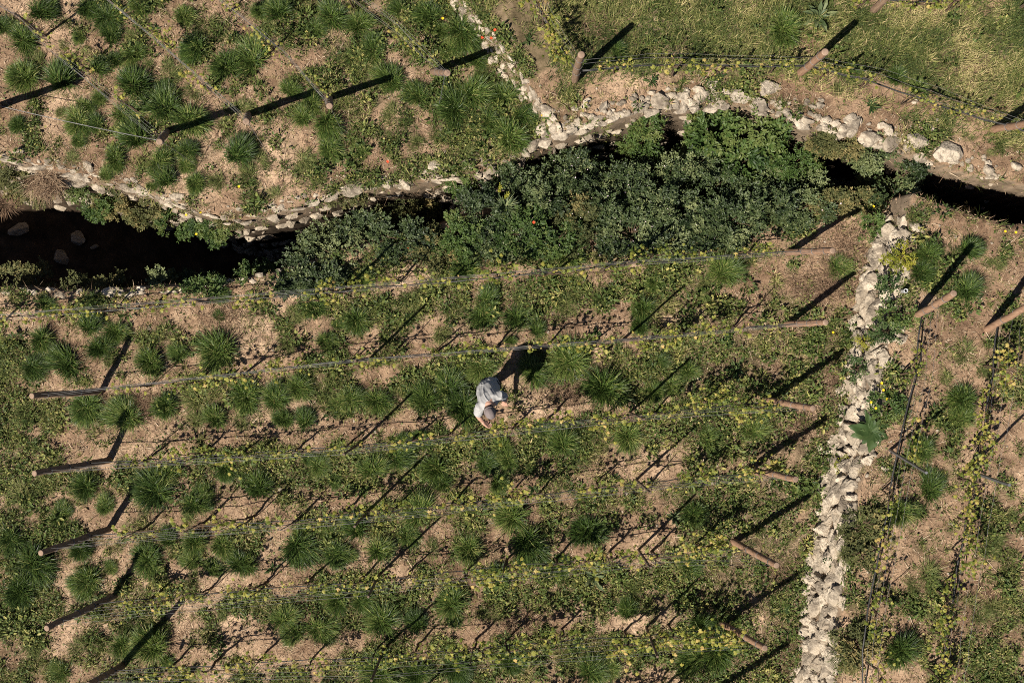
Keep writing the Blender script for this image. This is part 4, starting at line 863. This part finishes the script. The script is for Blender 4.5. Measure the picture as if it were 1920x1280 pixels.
for u, v, a, b, t, lab, m_, lf in [(1690, 482, 22, 22, 1.0, 'yellow green spurge on the long wall top', M_YELGREEN, .03), (1668, 535, 16, 16, .95, 'dark leafy weed on the long wall beside grey pipe', M_BROAD, .05), (1660, 622, 22, 22, .95, 'dark weed on the wall above the reddish moss', M_BROAD, .04),
     (1625, 640, 14, 10, .6, 'yellow moss cushion on the long wall', M_YELGREEN, .02), (1607, 690, 16, 14, .5, 'green weed on the face of the long wall', M_BROAD, .045), (1690, 585, 34, 16, .95, 'green weeds spilling right of the long wall', M_BRIGHT, .05),
     (1665, 765, 30, 22, .95, 'bushy yellow flowered daisy plant beside the long wall', M_BRIGHT, .045), (1585, 870, 12, 12, .4, 'yellow green cushion low on the long wall', M_YELGREEN, .025), (1620, 985, 40, 26, .95, 'olive grass bush covering the long wall, middle', M_OLIVE, .05),
     (1605, 1210, 40, 34, 1.0, 'dark olive bush covering the long wall near bottom', M_OLIVE, .05), (1612, 1040, 26, 20, .95, 'small olive bush on wall below the middle one', M_OLIVE, .045), (1565, 1050, 12, 8, .6, 'tiny green weed in a wall joint', M_BROAD, .04), (1640, 420, 18, 22, .5, 'green weed where the long wall meets the gully', M_BRIGHT, .045)]:
    shrub(u, v, a, b, t, lab, m_, lf, .8, 'wall_plant', 'plant', WG)

# dry brush, spires and other single plants
def blade_plant(name, u, v, dz, nb, Rr, Ls, wd, lean, bend, mat, label, cat, tone=(.5, .25), azc=None, group=None):
    p = g1(u, v) if dz is None else np.array([*pxl(u, v, dz), dz]); rr = np.sqrt(rng.random(nb)); th = rng.uniform(0, 6.283, nb)
    az = th + rng.normal(0, .4, nb) if azc is None else rng.normal(azc, 1.0, nb)
    V, F, T = blades(np.stack([rr * np.cos(th) * Rr, rr * np.sin(th) * Rr * .7, 0 * rr], 1), az, rng.uniform(.5, 1, nb) * Ls, rng.uniform(.6, 1.2, nb) * wd, rng.normal(lean, .3, nb), rng.uniform(.4, 1, nb) * bend, 4, np.clip(rng.normal(*tone, nb), 0, 1), rng.normal(0, .4, nb))
    return tag(link(name, make_mesh(name, V, F, T), mat, loc=p), label, cat, group)
blade_plant('dry_brush', 86, 342, -.15, 520, .28, .42, .009, 1.0, 1.3, M_STRAW, 'heap of dry reddish brown brush hanging over the gully wall', 'dry brush', (.4, .25), -1.57)
blade_plant('dry_brush', 12, 384, -.5, 160, .14, .3, .012, 1.0, 1.0, M_STRAW, 'rusty dry leaves by the left border above the dark gully', 'dry brush', (.15, .12))
blade_plant('dead_stems', 1685, 272, None, 60, .09, .3, .009, 1.1, .4, M_STRAW, 'fan of dead brown stems left of the grey boulder', 'dead stems', (.2, .15))
blade_plant('dry_grass', 1470, 195, None, 60, .2, .15, .006, .9, .6, M_STRAW, 'wisps of dry grass behind the curved wall', 'dry grass', (.6, .2))
blade_plant('spiky_leaves', 948, 388, .2, 60, .08, .3, .022, .7, .8, M_PALEBROAD, 'rosette of narrow pointed leaves below the tall flower spikes', 'plant')
for u0, v0, u1, v1, lab in ((945, 372, 955, 361, 'tall pale green flower spike, right of two in the thicket'), (936, 364, 938, 344, 'tall pale green flower spike, left of two in the thicket')):
    a_ = np.array([*pxl(u0, v0, .25), .25]); b_ = np.array([*pxl(u1, v1, .62), .62]); root = link('flower_spike', None, loc=a_); d = b_ - a_
    link('stem', MB().add(*tube([np.zeros(3), d * .5, d], [.009, .007, .003], 5)).mesh('stem'), M_BROAD, root)
    n = 70; f = rng.uniform(.25, 1, n); P = d * f[:, None] + rng.normal(0, .012, (n, 3))
    link('florets', MB().add(*place(*ROUND, P, rng.uniform(0, 6.28, n), rng.normal(.3, .4, n), rng.normal(0, .4, n), .034 * (1.15 - f * .7), np.clip(rng.normal(.6, .2, n), 0, 1))).mesh('florets'), M_YELGREEN, root); tag(root, lab, 'flower spike')
# the big leaved plant on the long wall
def big_leaf(L, wd, droop, g):
    n = 9; s = np.linspace(0, 1, n); prof = wd * np.sin(np.pi * np.clip(s, .03, 1) ** .75) ** .8 * (1 + .12 * np.sin(s * 24)); prof[0] = .012; prof[-1] = .004
    z = .45 * L * s - droop * L * s ** 2; V = []
    for k in range(n):
        for q in (-1, -.5, 0, .5, 1): V.append((L * s[k], q * prof[k], z[k] + .22 * abs(q) * prof[k] + .01 * math.sin(9 * s[k] + 3 * q)))
    i_ = np.arange(n - 1)[:, None] * 5 + np.arange(4)[None]; i_ = i_.ravel(); return np.array(V), [np.stack([i_, i_ + 1, i_ + 6, i_ + 5], 1)]
p = g1(1627, 808); root = link('broad_leaf_plant', None, loc=p + (0, 0, .2), sc=1.15)
for az, L, wd, dr in ((165, .36, .085, .35), (190, .3, .08, .5), (112, .36, .05, .15), (95, .25, .05, .1), (-95, .3, .08, .5), (-60, .24, .06, .4), (-20, .26, .06, .4), (25, .24, .06, .3), (60, .22, .05, .2), (140, .24, .06, .3), (-130, .22, .055, .45), (-38, .18, .04, .2), (10, .12, .03, 0), (120, .11, .03, 0)):
    V, F = big_leaf(L, wd, dr, rng); link('leaf', MB().add(V, F, np.clip(rng.normal(.5, .12), 0, 1)).mesh('leaf', True), M_BROAD, root, rot=(0, 0, R(az)))
tag(root, 'large plant with broad dark green leaves sitting on the long wall', 'plant')
for u, v, r_, lab in ((1073, 701, .17, 'grey leaved weed right of the stooping person, larger of two'), (1052, 714, .13, 'grey blue leaved weed right of the stooping person, smaller of two')):
    m_ = rosette_mesh(16, r_, .6, .6, .4); o = link('grey_weed', m_, plain('grey_leaf_' + str(u), (.1, .11, .12), (.2, .2, .22), 30, .6, 0, .1), loc=g1(u, v)); tag(o, lab, 'weed')
# flowers
def flower(u, v, m, name, label, cat, group, r=.017, h=.16, dz=None):
    p = g1(u, v, h) if dz is None else np.array([*pxl(u, v, dz), dz - h]); root = link(name, None, loc=p)
    link('stem', MB().add(*tube([(0, 0, 0), (.008, .004, h * .5), (0, 0, h)], .003, 4)).mesh('stem'), M_BROAD, root); n = 7
    link('petals', MB().add(*place(OVAL[0] * (1, 1.3, 1), OVAL[1], np.tile([0, 0, h], (n, 1)).astype(float), np.arange(n) * 2 * np.pi / n, np.full(n, .3), rng.normal(0, .2, n), np.full(n, r * 1.25), np.full(n, .5))).mesh('petals'), m, root)
    tag(root, label, cat, group)
for u, v, dz, lab in ((904, 71, None, 'red poppy at the dividing wall, left of three'), (921, 72, None, 'red poppy at the dividing wall, on its stones'), (928, 57, None, 'red poppy at the dividing wall, highest of three'), (727, 303, None, 'single red poppy in upper left field above the gully'),
                      (848, 396, .1, 'bright red poppy over the dark gully'), (766, 464, .2, 'red poppy beside the first gully bush'), (1001, 417, .5, 'orange red poppy among bushes right of flower spikes')):
    flower(u, v, M_RED, 'poppy', lab, 'poppy', 'red poppies', .022, .18, dz)
YF = [(1853, 386, 'on right gully edge, leftmost of the cluster'), (1862, 381, 'on right gully edge, second from left of the cluster'), (1891, 404, 'on right gully edge, middle of the cluster'), (1899, 416, 'on right gully edge, lowest of the cluster'), (1914, 417, 'on right gully edge, rightmost low one'), (1913, 409, 'on right gully edge, rightmost high one'),
      (1638, 387, 'at the top end of the long wall'), (1884, 434, 'in grass under the right gully edge, left of two'), (1904, 436, 'in grass under the right gully edge, right of two'), (1653, 718, 'beside the long wall, highest of five'), (1656, 731, 'beside the long wall, second highest of five'), (1663, 748, 'beside the long wall, rightmost of five'), (1642, 765, 'beside the long wall, lowest of five'), (1633, 754, 'beside the long wall, leftmost of five'),
      (448, 350, 'in grass above the turn of the gully wall'), (418, 384, 'on the gully wall rim, left of its turn'), (466, 386, 'on the gully wall rim, right of its turn'), (376, 398, 'on the hanging growth, left of a close pair'), (384, 399, 'on the hanging growth, right of a close pair'), (349, 403, 'on the hanging growth, farthest left'), (414, 408, 'on the hanging growth, farthest right'),
      (368, 439, 'at the lower tip of the hanging growth'), (377, 522, 'on the lower gully edge by the dark gully'), (227, 532, 'on the lower gully edge over the longest stone'), (440, 685, 'alone on soil above vine row two'), (811, 444, 'on the low olive bush in the thicket'), (830, 35, 'in upper left field near the dividing wall'), (1017, 217, 'at the foot of the dividing wall'), (1562, 623, 'in low clover left of the long wall')]
for u, v, lab in YF:
    hang = 340 < u < 470 and 380 < v < 445
    flower(u, v, M_YEL, 'yellow_flower', 'small yellow flower ' + lab, 'flower', 'small yellow flowers', .02, .14 if not hang else .1, (-.08 if v < 410 else -.25) if hang else (.95 if 1620 < u < 1670 and v > 700 else None))
# sticks, pipe ends
STK = [((1537, 719), (1580, 729), 'pale bare stick on clover left of the long wall'), ((413, 567), (438, 585), 'pale stick on soil below wire row one at left'), ((1549, 478), (1607, 462), 'pale twig at the tip of the first right end post'), ((1566, 534), (1632, 500), 'long bent twig between the second end post and long wall'),
       ((1534, 790), (1537, 838), 'thin twig lying left of the tan stones'), ((440, 1189), (473, 1171), 'pale twig on soil in lower left rows'), ((34, 1179), (62, 1165), 'pale twig at the lower left border'), ((1700, 1150), (1722, 1190), 'dark twig on soil in lower right field'), ((1690, 803), (1722, 808), 'curved pale twig across the hose in right field'), ((1325, 150), (1300, 168), 'pale cane leaning by the hose above curved wall'),
       ((370, 790), (395, 770), 'dead twig beside dry patch in row two'), ((1190, 690), (1215, 712), 'dead twig right of the stooping person')]
for a_, b_, lab in STK:
    A, B = g1(*a_) + (0, 0, .02), g1(*b_) + (0, 0, .025); n = 6; s = np.linspace(0, 1, n)[:, None]; P = A + (B - A) * s + rng.normal(0, .012, (n, 3)); P[:, 2] = np.maximum(P[:, 2], H(P[:, 0], P[:, 1]) + .012)
    rope('stick', P, np.linspace(.009, .004, n), M_TWIG, lab, 'stick', 'loose sticks')
p = g1(1690, 546); V, F = tube([(0, 0, -.05), (0, 0, .2)], .034, 14, False); V2, F2 = tube([(0, 0, .2), (0, 0, .05)], .027, 14, False)
root = link('pipe_stub', MB().add(V, F).add(V2, F2).mesh('pipe_stub', True), M_PIPE, loc=p); th = np.linspace(0, 2 * np.pi, 21)
link('rim', MB().add(*tube(np.c_[.031 * np.cos(th), .031 * np.sin(th), 0 * th + .2], .006, 6)).mesh('rim', True), M_PVC, root); tag(root, 'short grey pipe with pale rim standing right of the long wall', 'pipe')
A, B = np.array([*pxl(690, 369, -.75), -.75]), np.array([*pxl(757, 366, -.7), -.7]); rope('water_pipe', [A, (A + B) / 2, B], .018, M_PIPE, 'grey pipe crossing the gully left of the brown earth', 'pipe')

# ------------------------------------------------------------------ the stooping person
M_SKIN = plain('skin', (.48, .27, .19), (.56, .33, .24), 12, .55, 0, .05, .3)
M_SHIRT = plain('grey_shirt', (.335, .325, .315), (.415, .405, .395), 60, .85, 0, .25, .15)
M_TROUS = plain('dark_trousers', (.02, .023, .03), (.04, .043, .052), 40, .9, 0, .2, .1)
M_CAP = plain('grey_cap', (.15, .125, .12), (.23, .19, .185), 70, .9, 0, .4, .1)
M_HAIR = plain('dark_hair', (.03, .02, .014), (.06, .04, .03), 60, .7, 0, .3)
M_SHOE = plain('brown_boot', (.05, .035, .025), (.1, .07, .05), 30, .7, 0, .2)
def seg(mb, pts, rad, n=14):
    pts = np.asarray(pts, float); mb.add(*tube(pts, rad, n))
    for p_, r_ in ((pts[0], rad[0]), (pts[-1], rad[-1])): mb.add(ICO[3][0] * r_ + p_, [ICO[3][1]])
def remeshed(name, mb, vox, smooth_n, mat, parent, shift, wr=0.0, seed=200):
    o = link(name, mb.mesh(name)); m = o.modifiers.new('r', 'REMESH'); m.mode = 'VOXEL'; m.voxel_size = vox
    s = o.modifiers.new('s', 'SMOOTH'); s.factor = .5; s.iterations = smooth_n
    me = bpy.data.meshes.new_from_object(o.evaluated_get(bpy.context.evaluated_depsgraph_get())); bpy.data.objects.remove(o)
    V = np.zeros(len(me.vertices) * 3, np.float32); me.vertices.foreach_get('co', V); V = V.reshape(-1, 3)
    if wr:
        N = np.zeros(V.size, np.float32); me.vertices.foreach_get('normal', N); N = N.reshape(-1, 3)
        a = V[:, 0] * .83 + V[:, 1] * .56; b = V[:, 0] * -.3 + V[:, 1] * .6 + V[:, 2] * .75
        f = np.abs(vnoise(a + .35 * b, b * 2.0 + a * .8, .085, seed) - .5) * 2; f2 = np.abs(vnoise(a * 1.6 - b, b, .06, seed + 1) - .5) * 2
        V += N * ((1 - f) ** 3 * wr * 1.5 + (1 - f2) ** 3 * wr * .7 - wr * .4)[:, None]
    V -= np.asarray(shift, np.float32); me.vertices.foreach_set('co', V.ravel()); me.polygons.foreach_set('use_smooth', np.ones(len(me.polygons), bool)); me.update(); me.name = name
    return link(name, me, mat, parent)
def loft(mb, rings, n=28):
    V = []
    for c, a, b, ax, nn in rings:
        th = np.arange(n) * 2 * np.pi / n; V.append(np.asarray(c) + a * np.cos(th)[:, None] * ax + b * np.sin(th)[:, None] * nn)
    m_ = len(rings); V = np.concatenate(V); i_ = np.arange(m_ - 1)[:, None] * n; j = np.arange(n)[None]; jn = (j + 1) % n
    mb.add(V, [np.stack([i_ + j, i_ + jn, i_ + n + jn, i_ + n + j], -1).reshape(-1, 4), np.array([list(range(n))[::-1], list(range((m_ - 1) * n, m_ * n))])])
PX, PY = -.365, -.79; gz = float(H(PX, PY)); O = np.array([PX, PY, gz])
ax = np.array([.83, .56, 0.0]); fw = np.array([.56, -.83, 0.0])
pel = np.array([-.385, -.775, .95 + gz]); bel = np.array([-.375, -.86, 1.1 + gz]); che = np.array([-.36, -.93, 1.2 + gz]); shd = np.array([-.352, -.965, 1.28 + gz]); nb_ = np.array([-.362, -.995, 1.33 + gz])
hd = np.array([-.345, -1.115, 1.39 + gz])
SL, EL, WL = np.array([-.505, -1.03, 1.25 + gz]), np.array([-.55, -1.19, 1.02 + gz]), np.array([-.465, -1.31, .87 + gz])
SR, ER, WR = np.array([-.2, -.85, 1.25 + gz]), np.array([-.105, -.895, 1.03 + gz]), np.array([-.118, -.985, .86 + gz])
def tn(v): v = np.asarray(v, float); return v / np.linalg.norm(v)
up = tn(np.cross(ax, bel - pel)); up = up if up[2] > 0 else -up
person = link('person', None, loc=O)
mb = MB()                                                              # body: torso, neck, head, arms, hands, legs grown into one skin
seg(mb, [pel, bel, che, shd, nb_], [.12, .12, .125, .105, .07]); seg(mb, [nb_, (nb_ + hd) / 2, hd], [.062, .055, .06])
hf = tn((.3, -.75, -.6)); hc = tn(np.cross(np.cross(hf, (.1, -.4, .9)), hf)); hs_ = np.cross(hf, hc)   # face direction, crown direction, side
Hd = ICO[4][0]; mb.add(hd + Hd[:, :1] * .076 * hs_ + Hd[:, 1:2] * .098 * hf + Hd[:, 2:3] * .105 * hc, [ICO[4][1]])
seg(mb, [hd + hf * .06 - hc * .05, hd + hf * .075 - hc * .095], [.055, .035])                                     # jaw
seg(mb, [hd + hf * .096 + hc * .005, hd + hf * .118 - hc * .035], [.009, .014], 8)                                  # nose
for s in (-1, 1):
    mb.add(hd + s * hs_ * .079 - hc * .01 + ICO[2][0] * (.012, .02, .028), [ICO[2][1]])                              # ears
    seg(mb, [hd + s * hs_ * .03 + hf * .09 + hc * .018, hd + s * hs_ * .05 + hf * .08 + hc * .016], [.011, .01], 8)    # brow
for S_, E_, W_, hdir, thumb in ((SL, EL, WL, tn((.75, -.55, -.35)), tn((.3, .6, -.5))), (SR, ER, WR, tn((.1, -.6, -.8)), tn((-.8, -.3, -.4)))):
    seg(mb, [S_, (S_ + E_) / 2, E_], [.056, .049, .041]); seg(mb, [E_, E_ * .6 + W_ * .4, W_], [.041, .042, .028])
    k0 = W_ + hdir * .085; sd = tn(np.cross(hdir, thumb)); cu = tn(np.cross(sd, hdir)); sd2 = tn(thumb - hdir * np.dot(thumb, hdir)); pn = np.cross(hdir, sd2)
    for q in (-.5, -.17, .17, .5): seg(mb, [W_ + sd2 * q * .04, k0 + sd2 * q * .066], [.022, .0155], 8)                # palm
    for q, fl in ((-.5, .062), (-.17, .074), (.17, .08), (.5, .07)):                                                # fingers, curled
        a0 = k0 + sd2 * q * .072; a1 = a0 + tn(hdir + pn * .25) * fl * .5; a2 = a1 + tn(hdir * .7 + pn * .75) * fl * .32; a3 = a2 + tn(hdir * .2 + pn) * fl * .25
        seg(mb, [a0, a1, a2, a3], [.0105, .0098, .0092, .008], 8)
    b0 = W_ + hdir * .03 + sd2 * .03; b1 = b0 + tn(sd2 + hdir * .7) * .038; b2 = b1 + tn(hdir + pn * .5) * .032; seg(mb, [b0, b1, b2], [.0135, .012, .0095], 8)
FL, FR = np.array([-.47, -.86, gz]), np.array([-.27, -.72, gz]); HL, HR = pel - ax * .09 + (0, 0, -.04), pel + ax * .09 + (0, 0, -.04)
KL, KR = np.array([-.445, -.855, .5 + gz]), np.array([-.27, -.735, .5 + gz])
AL, AR = FL + (-.02, .05, .09), FR + (-.02, .05, .09)
for Hh, K_, A_ in ((HL, KL, AL), (HR, KR, AR)): seg(mb, [Hh, (Hh + K_) / 2, K_], [.085, .075, .056]); seg(mb, [K_, K_ * .65 + A_ * .35, A_], [.055, .056, .038])
remeshed('body', mb, .0055, 3, M_SKIN, person, O)
mb = MB(); ddn = tn(pel - bel)
loft(mb, [(pel + ddn * .13, .185, .13, ax, up), (pel + ddn * .03, .195, .15, ax, up), ((pel + bel) / 2, .19, .15, ax, up), (bel, .185, .145, ax, up), (che, .2, .14, ax, up), (shd, .185, .105, ax, up), (nb_ - up * .0, .085, .075, ax, up)])
for S_, E_, e in ((SL, EL, .66), (SR, ER, .6)):
    m_ = S_ * (1 - e) + E_ * e; seg(mb, [che * .5 + S_ * .5, S_, m_], [.09, .081, .068]); 
remeshed('shirt', mb, .009, 5, M_SHIRT, person, O, .011)
mb = MB(); seg(mb, [pel + ddn * .02 - (0, 0, .02), pel + ddn * .1], [.15, .14])
for Hh, K_, A_ in ((HL, KL, AL), (HR, KR, AR)): seg(mb, [Hh, (Hh + K_) / 2, K_], [.11, .095, .076]); seg(mb, [K_, K_ * .5 + A_ * .5, A_ + (0, 0, -.01)], [.076, .07, .06])
remeshed('trousers', mb, .011, 4, M_TROUS, person, O, .01, 210)
mb = MB(); D_ = ICO[4][0]; keep = ICO[4][1][(D_[ICO[4][1]][:, :, 2].mean(1) > -.12)]
cc = hd + hc * .012; sh_ = 1 + .012 * np.sin(D_[:, 0:1] * 9) * (D_[:, 2:3] > 0)
P = D_[:, :1] * .086 * hs_ + D_[:, 1:2] * .108 * hf + D_[:, 2:3] * .105 * hc; mb.add(cc + P * sh_ - O, [keep])
th = np.linspace(0, 2 * np.pi, 33); ring = cc - hc * .015 + np.cos(th)[:, None] * .0855 * hs_ + np.sin(th)[:, None] * .1075 * hf; mb.add(*tube(ring - O, .009, 8))
cap = link('cap', mb.mesh('cap', True), M_CAP, person)
mb = MB(); n = 500; dd = rng.normal(size=(n, 3)); dd /= np.linalg.norm(dd, axis=1)[:, None]; q = (dd @ hf < .1) & (dd @ hc < .05) & (dd @ hc > -.75); dd = dd[q]
Pq = hd + (dd @ hs_)[:, None] * .079 * hs_ + (dd @ hf)[:, None] * .1 * hf + (dd @ hc)[:, None] * .106 * hc - O
V, F, T = blades(Pq, np.arctan2(dd[:, 1], dd[:, 0]), np.full(len(Pq), .03), np.full(len(Pq), .008), np.full(len(Pq), 1.6), np.full(len(Pq), .5), 2); link('hair', make_mesh('hair', V, F), M_HAIR, person)
for Ft in (FL, FR):
    mb = MB(); seg(mb, [Ft + (-.03, .06, .045), Ft + (.01, -.04, .045), Ft + (.05, -.13, .035)], [.045, .048, .04]); mb.add(*tube([Ft + (-.02, .05, .06), Ft + (-.02, .05, .15)], [.055, .058], 12))
    remeshed('boot', mb, .009, 3, M_SHOE, person, O)
tag(person, 'person in grey t-shirt and grey cap stooping over the vines', 'person')
